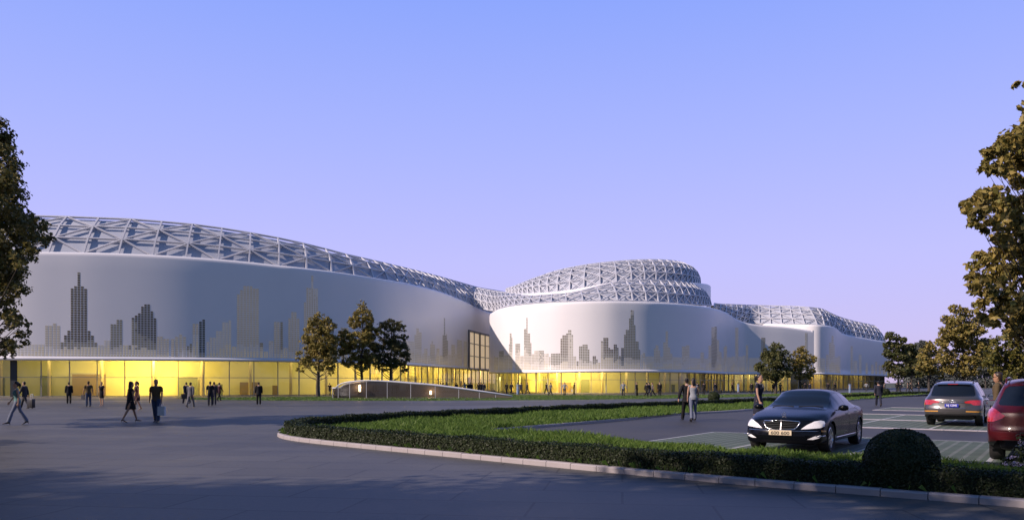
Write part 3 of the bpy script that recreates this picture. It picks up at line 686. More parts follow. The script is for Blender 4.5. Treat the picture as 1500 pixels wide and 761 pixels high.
for a0, a1 in ((19.0, 25.3), (31.4, 37.6), (38.3, 44.3), (51.5, 57)):
    for k in range(0, 16):
        b = (-9.53 if a0 < 20 else -9.4)+2.75*k
        mb.quad(AB(a0, b-lw/2, 0.012), AB(a0, b+lw/2, 0.012), AB(a1, b+lw/2, 0.012), AB(a1, b-lw/2, 0.012))
mb.quad(AB(25.25, -9.53, 0.013), AB(25.25, 30, 0.013), AB(25.37, 30, 0.013), AB(25.37, -9.53, 0.013))
o = mb.build('bay_marking', M_paint); tag(o, kind='structure')
# paved walk along the glass and light bands across the plaza
M_band = paving_mat('band_paving', (0.15, 0.14, 0.135), (1.2, 0.6), 0.01, 0.45, (0.6,), R(0), 0.05)
poly_sheet('paving_band', [(-150, 70), (-40, 67), (-31, 69), (-33, 71.5), (-40, 70), (-150, 73)], 0.004, M_band)
poly_sheet('walkway', [(-150, 83), (-60, 82), (-40, 82), (-36.2, 84.2), (-37, 89), (-45, 90), (-150, 91)], 0.004, M_band)
# ================================================================== vegetation
rng = np.random.default_rng(11)
def leaves_mesh(C, N_, S, aspect=0.6, fold=0.0, rng=rng):
    """one rhombic leaf per row of C (centre), N_ (facing), S (half length)"""
    n = len(C); r = rng.normal(size=(n, 3)); r /= np.linalg.norm(r, axis=1)[:, None]
    N_ = N_/np.maximum(np.linalg.norm(N_, axis=1)[:, None], 1e-6)
    u = np.cross(N_, r); u /= np.maximum(np.linalg.norm(u, axis=1)[:, None], 1e-6); v = np.cross(N_, u)
    S = S[:, None]
    V = np.empty((n, 4, 3)); V[:, 0] = C-u*S; V[:, 1] = C-v*S*aspect+N_*S*fold; V[:, 2] = C+u*S; V[:, 3] = C+v*S*aspect+N_*S*fold
    Q = np.arange(n*4).reshape(n, 4)
    return V.reshape(-1, 3), Q
def crown(lobes, per, leaf, clumps=14, csz=0.42, rng=rng, up=0.35):
    """lobes: (x, y, z, r): clumps of leaves sit on and in each lobe, leaving gaps between them"""
    Cs = []; Ns = []; Ss = []
    for x, y, z, r in lobes:
        k = max(4, int(clumps*(r**1.0)+3)) if clumps < 100 else clumps
        d = rng.normal(size=(k, 3)); d /= np.linalg.norm(d, axis=1)[:, None]
        rad = r*(0.45+0.55*rng.random(k)**0.5)
        cc = np.array([x, y, z])+d*rad[:, None]*np.array([1, 1, 0.85])
        cr = r*csz*(0.65+0.6*rng.random(k))
        m = np.maximum((per*cr*cr/(leaf*leaf)).astype(int), 8)
        for c, q, mm, dd in zip(cc, cr, m, d):
            e = rng.normal(size=(mm, 3)); e /= np.linalg.norm(e, axis=1)[:, None]
            rr = q*(rng.random(mm)**0.45)
            Cs.append(c+e*rr[:, None]*np.array([1, 1, 0.75]))
            nn = e*0.7+rng.normal(size=(mm, 3))*0.45+np.array([0, 0, up]); Ns.append(nn)
            Ss.append(leaf*(0.7+0.6*rng.random(mm)))
    return leaves_mesh(np.vstack(Cs), np.vstack(Ns), np.concatenate(Ss), 0.55, 0.15, rng)
def trunk_mb(base, top, r0, lobes, rng=rng, seg=8, limb=0.35):
    mb = MB(); b, t = Vector(base), Vector(top)
    n = 7; pts = []; rad = []
    for i in range(n+1):
        k = i/n; w = (t-b).length*0.012
        p = b.lerp(t, k)+Vector((rng.normal()*w*(k > 0), rng.normal()*w*(k > 0), 0)); pts.append(p); rad.append(r0*(1.25 if i == 0 else 1-0.8*k))
    mb.tube(pts, rad, seg)
    for x, y, z, r in lobes:
        c = Vector((x, y, z)); zz = max(b.z+(t.z-b.z)*0.22, c.z-max(0.25, 0.9*((c-b.lerp(t, 0.5)).xy.length)))
        k = min(0.95, max(0.2, (zz-b.z)/(t.z-b.z))); s = b.lerp(t, k)
        mid = s.lerp(c, 0.5)+Vector((0, 0, -0.12*(c-s).length+rng.normal()*0.08)); rr = r0*limb*(1-0.6*k)
        mb.tube([s, mid, c], [rr, rr*0.6, rr*0.15], 5)
    return mb
M_bark = mat('bark', (0.055, 0.045, 0.038), 0.9, noise=(4, 0.4))
LM_gold = leaf_mat('leaf_brown_green', [(0.144, 0.126, 0.033), (0.236, 0.184, 0.050), (0.308, 0.237, 0.066), (0.161, 0.160, 0.040), (0.362, 0.265, 0.075)])
LM_near = leaf_mat('leaf_olive', [(0.090, 0.093, 0.026), (0.144, 0.126, 0.036), (0.189, 0.153, 0.044), (0.081, 0.099, 0.028)])
LM_dark = leaf_mat('leaf_dark', [(0.060, 0.072, 0.027), (0.099, 0.091, 0.032), (0.120, 0.113, 0.041)])
LM_green = leaf_mat('leaf_green', [(0.057, 0.080, 0.027), (0.095, 0.109, 0.038), (0.117, 0.109, 0.038), (0.080, 0.080, 0.027)])
LM_yel = leaf_mat('leaf_yellow', [(0.088, 0.093, 0.022), (0.144, 0.131, 0.026), (0.196, 0.166, 0.034), (0.072, 0.093, 0.024)])
LM_hedge = leaf_mat('leaf_hedge', [(0.012, 0.022, 0.006), (0.022, 0.036, 0.010), (0.033, 0.045, 0.013), (0.018, 0.03, 0.008)], 0.15)
LM_blue = leaf_mat('leaf_far', [(0.10, 0.12, 0.11), (0.13, 0.145, 0.13), (0.12, 0.125, 0.12)])  # distance haze put into the grey leaf colour
def tree(name, label, group, px, py_base, Y, lobes_px, leaf, per, lm, trunk_top, r0, rng, clumps=17, csz=0.38, depth=0.8, base_px=None, extra=(), limb=0.35):
    """lobes_px: (px, py, r in px) in the photo; depth spread is added so that the crown is round"""
    b = P(base_px or px, Y, py_base); b.z = 0.0
    k = Y/F
    L = []
    xc = np.mean([l[0] for l in lobes_px]); 
    halfw = max(abs(l[0]-xc)+l[2] for l in lobes_px)
    def put(x, y, r, dy):
        q = P(x, Y+dy, y); kk = (Y+dy)/F
        L.append((q.x-b.x, dy, q.z, r*kk))
    for (x, y, r) in lobes_px:
        lim = max(0.0, halfw**2-(x-xc)**2)**0.5*k*depth
        put(x, y, r, rng.uniform(-0.55, 0.55)*lim)
        if lim > r*k*0.9:
            for sgn in (-1, 1):
                if rng.random() < 0.65: put(x+rng.normal()*r*0.35, y+rng.normal()*r*0.35, r*rng.uniform(0.75, 1.0), sgn*lim*rng.uniform(0.35, 0.75))
    L += list(extra)
    t = thing(name, label, 'tree', b, 0, group)
    tp = P(px, Y, trunk_top)-b
    trunk_mb((0, 0, -0.05), (tp.x, 0, tp.z), r0, L, rng, limb=limb).build('trunk', M_bark, t, True, 60)
    V, Q = crown(L, per, leaf, clumps, csz, rng)
    link('crown', npmesh('crown', V, Q), t, lm)
    return t
TG = 'young trees on the lawn before the hall'
def rg(s): return np.random.default_rng(s)
tree('round_tree', 'brown green tree at the left of the trio, its trunk visible to the lawn', TG, 466, 581, 91,
     [(467, 464, 9), (457, 470, 8), (478, 470, 9), (455, 482, 9), (472, 484, 13), (486, 478, 8), (447, 497, 9), (465, 503, 15), (485, 500, 11), (445, 515, 10), (460, 522, 13), (480, 520, 14), (491, 511, 8), (449, 532, 10), (470, 536, 9), (484, 536, 9), (440, 541, 6), (441, 527, 7)], 0.125, 4.0, LM_gold, 470, 0.2, rg(1))
tree('round_tree', 'tallest brown green tree of the trio, its trunk behind the oval canopy', TG, 531, 580.5, 93,
     [(531, 452, 7), (524, 462, 8), (536, 461, 9), (543, 467, 6), (518, 473, 9), (531, 478, 13), (545, 480, 8), (509, 490, 9), (524, 497, 14), (541, 497, 12), (553, 486, 7), (506, 508, 11), (522, 517, 13), (540, 515, 13), (510, 528, 10), (530, 533, 11), (500, 516, 7), (546, 528, 8), (503, 500, 6)], 0.125, 4.0, LM_gold, 460, 0.2, rg(2))
tree('round_tree', 'dark brown tree overlapping the right side of the tallest one of the trio', TG, 573, 580.5, 95,
     [(572, 471, 6), (565, 479, 8), (579, 478, 9), (588, 483, 6), (560, 492, 9), (575, 495, 12), (590, 495, 7), (556, 508, 9), (570, 513, 13), (586, 511, 11), (595, 520, 6), (558, 525, 11), (574, 530, 10), (590, 528, 10), (563, 538, 8), (551, 533, 6), (592, 541, 6), (547, 505, 6)], 0.125, 4.0, LM_dark, 480, 0.19, rg(3))
tree('round_tree', 'dark wide tree right behind the roof of the black sedan, left of its slimmer neighbour', TG, 1136, 576, 118,
     [(1136, 506, 7), (1127, 513, 9), (1143, 514, 9), (1119, 524, 9), (1135, 526, 12), (1150, 522, 9), (1157, 530, 7), (1114, 538, 9), (1129, 542, 12), (1147, 541, 11), (1121, 550, 7), (1141, 552, 8), (1156, 546, 7)], 0.15, 4.0, LM_green, 515, 0.2, rg(4))
tree('round_tree', 'slim forked tree with a sunlit crown, standing right of the wide dark tree', TG, 1172, 576, 120,
     [(1174, 511, 6), (1167, 519, 7), (1181, 519, 7), (1164, 530, 8), (1176, 532, 10), (1188, 530, 7), (1166, 542, 8), (1180, 545, 9), (1191, 542, 5), (1172, 551, 6), (1186, 552, 5)], 0.15, 4.0, LM_gold, 520, 0.17, rg(5))
# the two big trees that frame the view
TF = 'large trees at the edges of the view'
tree('broadleaf_tree', 'large dark leafy tree cut off by the left edge of the view', TF, -75, 600, 30,
     [(-8, 212, 26), (14, 222, 14), (16, 240, 17), (-10, 252, 30), (10, 274, 18), (-15, 295, 30), (26, 328, 24), (52, 328, 18), (40, 350, 25), (62, 350, 11), (5, 345, 30), (20, 385, 26), (-12, 390, 32), (38, 380, 15), (14, 412, 20), (-8, 430, 26), (12, 462, 18), (30, 478, 17), (8, 492, 20), (32, 495, 13), (15, 514, 13), (-15, 500, 26), (-60, 200, 60), (-60, 300, 65), (-60, 400, 65), (-60, 480, 45), (-140, 260, 70), (-140, 380, 70), (-100, 150, 55)], 0.08, 3.6, LM_near, 170, 0.26, rg(6), limb=0.2, clumps=20, csz=0.34)
tree('broadleaf_tree', 'large tree with big golden leaves cut off by the right edge of the view', TF, 1590, 690, 17,
     [(1494, 124, 9), (1500, 205, 22), (1482, 212, 14), (1466, 218, 14), (1449, 226, 9), (1448, 242, 11), (1475, 240, 16), (1500, 250, 26), (1452, 285, 18), (1432, 300, 17), (1428, 318, 12), (1460, 310, 22), (1490, 295, 26), (1480, 335, 26), (1440, 330, 11), (1500, 350, 28), (1462, 355, 15), (1430, 378, 16), (1448, 390, 20), (1422, 400, 10), (1475, 385, 26), (1500, 400, 30), (1440, 418, 18), (1462, 425, 22), (1490, 440, 28), (1450, 445, 16), (1470, 465, 22), (1500, 480, 24), (1484, 490, 16), (1545, 180, 40), (1550, 270, 50), (1550, 360, 55), (1550, 450, 50), (1620, 230, 60), (1620, 340, 65), (1620, 430, 60), (1680, 300, 60), (1680, 400, 60), (1600, 120, 50)], 0.085, 6.0, LM_gold, 90, 0.2, rg(7), limb=0.13, clumps=22, csz=0.40)
# trees beyond the lot on the right
TB = 'trees beyond the car park'
def btree(label, px, Y, lobes, lm, leaf, rngs, top, name='broadleaf_tree', per=4.5, base_px=None):
    return tree(name, label, TB, px, 570, Y, lobes, leaf, per, lm, top, 0.22, rg(rngs), base_px=base_px)
btree('dark tree standing against the far right end wall of the white hall', 1316, 165, [(1305, 491, 6), (1312, 494, 6), (1322, 498, 5), (1303, 503, 7), (1314, 508, 9), (1325, 510, 6), (1302, 518, 8), (1314, 522, 9), (1325, 524, 7), (1304, 534, 8), (1316, 538, 9), (1308, 547, 7), (1322, 547, 7)], LM_green, 0.26, 21, 495)
btree('low dull green tree between the hall end and the big golden tree', 1336, 200, [(1336, 508, 6), (1330, 517, 7), (1342, 517, 7), (1334, 529, 8), (1346, 531, 7), (1330, 542, 7), (1342, 545, 8)], LM_green, 0.3, 22, 512)
btree('brown leafed tree left of the tall golden tree, over the grey car', 1361, 125, [(1362, 507, 6), (1354, 512, 7), (1370, 514, 8), (1350, 524, 8), (1363, 526, 10), (1376, 528, 8), (1350, 537, 8), (1362, 541, 9), (1375, 542, 8), (1386, 535, 7)], LM_gold, 0.2, 23, 510)
btree('tall golden tree rising right behind the roof of the grey car', 1410, 92, [(1400, 452, 8), (1385, 468, 8), (1398, 470, 12), (1412, 458, 10), (1424, 470, 10), (1388, 484, 11), (1405, 488, 14), (1422, 490, 13), (1436, 484, 8), (1381, 500, 11), (1396, 506, 14), (1414, 508, 14), (1432, 506, 12), (1445, 502, 8), (1384, 522, 11), (1400, 527, 12), (1418, 529, 12), (1434, 525, 11), (1392, 541, 9), (1410, 543, 9), (1428, 542, 9)], LM_gold, 0.17, 24, 455)
btree('yellow leafed tree above the roof of the red car', 1478, 80, [(1460, 503, 10), (1476, 500, 11), (1492, 502, 11), (1455, 516, 11), (1470, 518, 13), (1488, 518, 13), (1504, 516, 13), (1450, 531, 10), (1466, 534, 12), (1484, 535, 13), (1500, 533, 13), (1458, 545, 9), (1478, 548, 9), (1496, 548, 10), (1520, 525, 16), (1520, 505, 14)], LM_yel, 0.15, 25, 500)
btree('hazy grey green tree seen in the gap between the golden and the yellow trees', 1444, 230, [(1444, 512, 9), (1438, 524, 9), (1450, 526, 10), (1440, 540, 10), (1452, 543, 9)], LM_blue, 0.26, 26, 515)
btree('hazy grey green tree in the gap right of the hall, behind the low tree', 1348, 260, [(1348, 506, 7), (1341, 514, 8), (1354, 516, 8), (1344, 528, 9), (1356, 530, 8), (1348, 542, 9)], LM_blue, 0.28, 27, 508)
# a far wood closes the view behind those trees
def wood(name, pts, h, leaf, n, lm, seed):
    r = rg(seed); A = crom([(*p, 0) for p in pts], 60); C = []; S = []
    i = r.integers(0, 59, n); t = r.random(n)
    xy = A[i, :2]*(1-t[:, None])+A[i+1, :2]*t[:, None]
    hh = h*(0.62+0.3*np.sin(i*0.9+1)+0.15*np.sin(i*2.3))
    z = hh*r.random(n)**0.7
    C = np.stack([xy[:, 0]+r.normal(size=n)*2, xy[:, 1]+r.normal(size=n)*4, z], axis=1)
    V, Q = leaves_mesh(C, r.normal(size=(n, 3))+np.array([0, -0.5, 0.4]), leaf*(0.6+0.8*r.random(n)), 0.7, 0.1, r)
    o = link(name, npmesh(name, V, Q), None, lm); tag(o, kind='stuff'); return o
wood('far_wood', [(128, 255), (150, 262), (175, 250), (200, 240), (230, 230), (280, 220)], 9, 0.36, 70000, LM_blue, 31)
def hedge_strip(A, w, h, dens, leaf, z0, lm, rngs, name, label, cat='hedge', group=None):
    """A: centre line (n,2). A dark core with leaves on every face"""
    r = rg(rngs); d = np.r_[0, np.cumsum(np.linalg.norm(np.diff(A, axis=0), axis=1))]
    t = np.gradient(A, axis=0); t /= np.linalg.norm(t, axis=1)[:, None]; nn = np.stack([t[:, 1], -t[:, 0]], axis=1)
    def at(s, arr): return np.stack([np.interp(s, d, arr[:, 0]), np.interp(s, d, arr[:, 1])], axis=1)
    dist = np.maximum(np.linalg.norm(A, axis=1), 10)
    wgt = np.interp(np.linspace(0, d[-1], 400), d, (14/dist)**1.3); cdf = np.cumsum(wgt); cdf /= cdf[-1]
    n = int(dens)
    s = np.interp(r.random(n), cdf, np.linspace(0, d[-1], 400))
    lsz = leaf*np.clip((np.interp(s, d, dist)/14)**0.75, 0.8, 4)
    per = w+2*h; q = r.random(n)*per
    o = np.where(q < h, -w/2, np.where(q < h+w, q-h-w/2, w/2)); z = np.where(q < h, q, np.where(q < h+w, h, per-q))
    N_ = np.zeros((n, 3)); ta = at(s, nn); side = np.where(q < h, -1.0, np.where(q < h+w, 0.0, 1.0))
    N_[:, :2] = ta*side[:, None]; N_[:, 2] = (side == 0)*1.0
    c = at(s, A)+ta*(o+r.normal(size=n)*0.025)[:, None]
    hv = 0.018*np.sin(s*2.1)+0.014*np.sin(s*5.3+1)
    C = np.column_stack([c, z0+z+np.where(side == 0, r.normal(size=n)*0.022+hv, 0)])
    C[:, 2] = np.maximum(C[:, 2], z0)
    N_ = N_+r.normal(size=(n, 3))*0.5
    t_ = thing(name, label, cat, (A[0, 0], A[0, 1], 0), 0, group); off = np.array([A[0, 0], A[0, 1], 0])
    V, Q = leaves_mesh(C-off, N_, lsz*(0.7+0.6*r.random(n)), 0.55, 0.1, r)
    link('foliage', npmesh('foliage', V, Q), t_, lm)
    mb = MB(); k = w/2-0.03; rows = []
    for i in range(len(A)):
        rows.append([(A[i, 0]-off[0]+nn[i, 0]*o_, A[i, 1]-off[1]+nn[i, 1]*o_, z_) for o_, z_ in ((-k, z0), (-k, z0+h-0.05), (-k+0.05, z0+h-0.03), (k-0.05, z0+h-0.03), (k, z0+h-0.05), (k, z0))])
    mb.grid(rows); mb.build('stem', mat('hedge_core', (0.010, 0.014, 0.005), 0.9, noise=(9, 0.5)), t_)
    return t_
HW = 0.42; HH = 0.33
hc = offset_line(isl, KW+0.08+HW/2)
hedge_strip(hc, HW, HH, 150000, 0.021, 0.08, LM_hedge, 41, 'clipped_hedge', 'low clipped dark green hedge running all round the kerb of the grass island')
def ball_bush(px, py_b, rpx, label, n, leaf, seed, squash=0.92):
    g = G(px, py_b); Y = g.y; r_ = rpx*Y/F; r = rg(seed)
    t = thing('ball_shrub', label, 'shrub', (g.x, g.y, 0.05), 0, 'clipped ball shrubs')
    e = r.normal(size=(n, 3)); e /= np.linalg.norm(e, axis=1)[:, None]
    lump = 1+0.025*np.sin(e[:, 0]*7+1)*np.sin(e[:, 1]*6)*np.sin(e[:, 2]*8+2)
    C = e*(r_*lump*(0.95+0.06*r.random(n)))[:, None]*np.array([1, 1, squash])+np.array([0, 0, r_*squash*0.86])
    k = C[:, 2] > 0
    V, Q = leaves_mesh(C[k], e[k]+r.normal(size=(k.sum(), 3))*0.45, leaf*(0.7+0.6*r.random(k.sum())), 0.55, 0.1, r)
    link('foliage', npmesh('foliage', V, Q), t, LM_hedge)
    mb = MB(); mb.ball((0, 0, r_*squash*0.86), (r_*0.93, r_*0.93, r_*squash*0.93), 20, 14); mb.build('stem', MATS['hedge_core'], t, True)
ball_bush(1320, 719.5, 51, 'big clipped ball shrub standing in the front hedge, right of the black sedan', 26000, 0.02, 51)
ball_bush(1045.5, 588.5, 8.5, 'small clipped ball shrub on the back hedge beside the walking couple', 3000, 0.05, 52)
ball_bush(1297, 580.5, 6.5, 'small clipped ball shrub at the far lawn, right of the man in the dark suit', 1500, 0.08, 53)
# grass: blades on the island and the lawn
def grass(name, outline, holes, n, z0, hmin, hmax, wmul, seed, power=1.3, lm=None, ymin=8, ymax=140):
    r = rg(seed); O = np.array(outline)
    x0, y0 = O.min(0); x1, y1 = O.max(0); pts = []
    tot = 0
    while tot < n:
        m = 400000
        # density falls with distance
        u = r.random(m); ya, yb = max(y0, ymin), min(y1, ymax); a = 1-power
        y = (ya**a+u*(yb**a-ya**a))**(1/a); x = x0+(x1-x0)*r.random(m)
        k = inpoly_np(x, y, outline)
        for h in holes: k &= ~inpoly_np(x, y, h)
        k &= np.abs(x) < y*0.72+2
        pts.append(np.stack([x[k], y[k]], 1)); tot += k.sum()
        if len(pts) > 60: break
    p = np.vstack(pts)[:n]; n = len(p)
    dist = np.linalg.norm(p, axis=1); patch = 0.75+0.35*np.sin(p[:, 0]*1.7+np.sin(p[:, 1]*0.9)*2)*np.sin(p[:, 1]*1.3+1)
    h = (hmin+(hmax-hmin)*r.random(n)**1.6)*patch; w = 0.006*np.clip(dist/12, 1, 8)*wmul*(0.7+0.6*r.random(n))
    an = r.random(n)*2*PI; lean = r.normal(size=(n, 2))*0.32*h[:, None]
    dx = np.cos(an)*w; dy = np.sin(an)*w
    V = np.empty((n, 4, 3))
    V[:, 0] = np.column_stack([p[:, 0]-dx, p[:, 1]-dy, np.full(n, z0)]); V[:, 1] = np.column_stack([p[:, 0]+dx, p[:, 1]+dy, np.full(n, z0)])
    mid = np.column_stack([p+lean*0.35, z0+h*0.6]); V[:, 2] = mid+np.column_stack([dx, dy, np.zeros(n)])*0.7
    V[:, 3] = np.column_stack([p+lean, z0+h])
    Q = np.arange(n*4).reshape(n, 4)
    o = link(name, npmesh(name, V.reshape(-1, 3), Q), None, lm); tag(o, kind='stuff'); return o
LM_grass = leaf_mat('grass_blade', [(0.07, 0.13, 0.02), (0.10, 0.18, 0.03), (0.14, 0.21, 0.038), (0.08, 0.15, 0.025)], 0.35)
bed = [tuple(p) for p in offset_line(isl, KW+0.06+HW)]+island_poly[len(inner):]
grass('lawn_grass', bed, [], 260000, 0.08, 0.08, 0.26, 1.0, 61, power=1.9, lm=LM_grass)
grass('lawn_grass', LAWN, [], 30000, 0.008, 0.04, 0.12, 1.2, 62, power=1.05, lm=LM_grass, ymin=60)
# tufts that grow out between kerb and hedge
def tufts(n, seed):
    r = rg(seed); A = offset_line(isl, KW+0.03); m = len(A)
    V = []; Q = []
    cl = r.integers(5, 150, 46)
    for c in cl:
        k = r.integers(3, 12)
        for _ in range(k):
            i = min(m-1, max(0, int(c+r.normal()*1.2))); f = r.random()
            p = A[i]*(1-f)+A[min(i+1, m-1)]*f
            if np.linalg.norm(p) > 34: continue
            h = 0.07+0.13*r.random(); a = r.normal(size=2)*0.05; out = -(offset_line(isl, 1.0)[i]-isl[i])*(0.05+0.13*r.random())
            e = p+a+out; w = 0.003; b0 = len(V)
            V += [(p[0]-w, p[1], 0.09), (p[0]+w, p[1], 0.09), (*((p*0.4+e*0.6)+[w*.7, 0]), 0.09+h*0.75), (e[0], e[1], 0.09+h*0.55)]
            Q.append((b0, b0+1, b0+2, b0+3))
    o = link('kerb_grass', npmesh('kerb_grass', V, Q), None, LM_grass); tag(o, kind='stuff')
tufts(0, 63)
# flowering shrub in front of the red car
def flower_shrub():
    r = rg(71); g = Vector((8.75, 13.0, 0.08))
    t = thing('flowering_shrub', 'leafy shrub with pale mauve flower heads in front of the red car', 'shrub', g)
    L = [(-0.42, 0, 0.22, .2), (-0.2, 0, 0.42, .22), (0.0, 0.1, 0.55, .26), (0.3, 0, 0.68, .28), (-0.1, -0.1, 0.22, .24), (0.25, -0.1, 0.3, .28), (0.6, 0, 0.6, .34), (0.6, 0.1, 0.25, .3), (0.05, -.1, .4, .25)]
    V, Q = crown(L, 1.4, 0.04, 40, 0.5, r); link('foliage', npmesh('foliage', V, Q), t, LM_hedge)
    mb = MB()
    for x, y, z, q in L:
        mb.tube([(x*0.2, y*0.2, -0.02), (x*0.7, y*0.7, z*0.6), (x, y, z+0.1)], [0.012, 0.009, 0.004], 5)
    mb.build('stem', M_bark, t)
    C = []; 
    for x, y, z, q in L:
        for _ in range(6):
            d = r.normal(size=3); d /= np.linalg.norm(d); d[2] = abs(d[2])*0.8; d[1] = -abs(d[1])
            c = np.array([x, y, z])+d*q*1.05
            C.append(c+r.normal(size=(26, 3))*np.array([0.035, 0.035, 0.018]))
    C = np.vstack(C); V, Q = leaves_mesh(C, r.normal(size=C.shape)*0.6+np.array([0, -0.3, 1]), np.full(len(C), 0.014), 0.8, 0.1, r)
    link('flower', npmesh('flower', V, Q), t, mat('mauve_petals', (0.36, 0.30, 0.42), 0.6))
flower_shrub()
# trees standing outside the frame to the left and behind: their shade lies over the plaza
TS = 'trees round the plaza, outside the view'
def shade_tree(x, y, h, rad, seed, label):
    r = rg(seed); t = thing('broadleaf_tree', label, 'tree', (x, y, 0), 0, TS); L = []
    for k in range(26):
        a = r.random()*2*PI; q = r.random()**0.5*rad*0.8; z = h*(0.35+0.6*r.random()); s = 1-0.5*abs(z/h-0.6)
        L.append((math.cos(a)*q*s, math.sin(a)*q*s, z, rad*0.36))
    trunk_mb((0, 0, -0.05), (0, 0, h*0.85), 0.2, L, r).build('trunk', M_bark, t, True, 60)
    V, Q = crown(L, 0.9, 0.16, 9, 0.45, r); link('crown', npmesh('crown', V, Q), t, LM_near)
for i, (x, y, h, rad) in enumerate(((-13.5, 0.5, 16, 6), (-21, 1.0, 15, 6), (-29, 1.5, 15, 6), (-8, -4.5, 17, 5.5), (-31, 15, 10, 4.5), (-62, 38, 10, 5), (-56, 28, 9, 4), (-9.8, 5.2, 20, 4.2))):
    shade_tree(x, y, h, rad, 80+i, 'broad leafy tree at the edge of the plaza, outside the view')
# ================================================================== cars
M_black = mat('black_paint', (0.002, 0.0025, 0.004), 0.26, spec=0.12, coat=0.25)
M_grey = mat('grey_paint', (0.085, 0.082, 0.085), 0.3, metal=0.55, spec=0.5, coat=0.8)
M_red = mat('dark_red_paint', (0.062, 0.005, 0.008), 0.3, spec=0.2, coat=0.5)
M_cglass = mat('tinted_car_glass', (0.008, 0.012, 0.02), 0.04, spec=0.4)
M_chrome = mat('chrome', (0.75, 0.75, 0.77), 0.16, metal=1.0)
M_plastic = mat('black_trim', (0.012, 0.012, 0.013), 0.5)
M_tyre = mat('tyre_rubber', (0.018, 0.017, 0.017), 0.8, noise=(30, 0.3))
M_rim = mat('alloy_rim', (0.5, 0.5, 0.52), 0.25, metal=0.9)
M_lamp = mat('headlamp_glass', (0.85, 0.85, 0.87), 0.12, spec=0.8, coat=1.0, noise=(40, 0.25))
M_tail = mat('tail_lamp_red', (0.42, 0.02, 0.025), 0.15, spec=0.8, coat=1.0, noise=(16, 0.5))
M_taild = mat('tail_lamp_dark', (0.24, 0.012, 0.016), 0.2, spec=0.8, coat=1.0)
M_amber = mat('amber_lens', (0.62, 0.30, 0.05), 0.2, coat=1.0)
M_cream = mat('plate_cream', (0.62, 0.53, 0.36), 0.45)
M_blue = mat('plate_blue', (0.02, 0.03, 0.35), 0.4)
M_white = mat('plate_white', (0.8, 0.8, 0.8), 0.5)
M_ink = mat('plate_ink', (0.02, 0.02, 0.02), 0.5)

def carve(bm, axis, poly, cond):
    """cut the outline poly (projected along one axis) into the faces that satisfy cond; return the faces inside"""
    k, l = [(1, 2), (0, 2), (0, 1)][axis]
    a0 = min(p[0] for p in poly)-0.05; a1 = max(p[0] for p in poly)+0.05; b0 = min(p[1] for p in poly)-0.05; b1 = max(p[1] for p in poly)+0.05
    fs = []
    for f in bm.faces:
        c = f.calc_center_median()
        if not cond(c, f): continue
        vs = [v.co for v in f.verts]
        if max(v[k] for v in vs) < a0 or min(v[k] for v in vs) > a1 or max(v[l] for v in vs) < b0 or min(v[l] for v in vs) > b1: continue
        fs.append(f)
    n = len(poly)
    for i in range(n):
        p, q = poly[i], poly[(i+1) % n]
        co = Vector((0, 0, 0)); co[k] = p[0]; co[l] = p[1]
        no = Vector((0, 0, 0)); no[k] = -(q[1]-p[1]); no[l] = q[0]-p[0]
        if no.length < 1e-7: continue
        no.normalize()
        fs = [f for f in fs if f.is_valid]
        ed = {e for f in fs for e in f.edges}; vv = {v for f in fs for v in f.verts}
        r = bmesh.ops.bisect_plane(bm, geom=fs+list(ed)+list(vv), plane_co=co, plane_no=no, dist=1e-5)
        fs = [g for g in r['geom'] if isinstance(g, bmesh.types.BMFace)]
    out = []
    for f in fs:
        if not f.is_valid: continue
        c = f.calc_center_median()
        if cond(c, f) and inpoly((c[k], c[l]), poly): out.append(f)
    return out
def lift(bm, faces, name, m, parent, off=0.0, remove=True, sharp=40):
    if not faces: return None
    bm.normal_update(); idx = {}; V = []; Fc = []
    for f in faces:
        r = []
        for v in f.verts:
            if v not in idx: idx[v] = len(V); V.append(v.co+v.normal*off)
            r.append(idx[v])
        Fc.append(r)
    me = bpy.data.meshes.new(name); me.from_pydata([tuple(v) for v in V], [], Fc); me.update()
    if remove: bmesh.ops.delete(bm, geom=[f for f in faces if f.is_valid], context='FACES')
    return link(name, me, parent, m, True, sharp)
def smooth1(x, A):
    return np.interp(x, A[0], A[1])
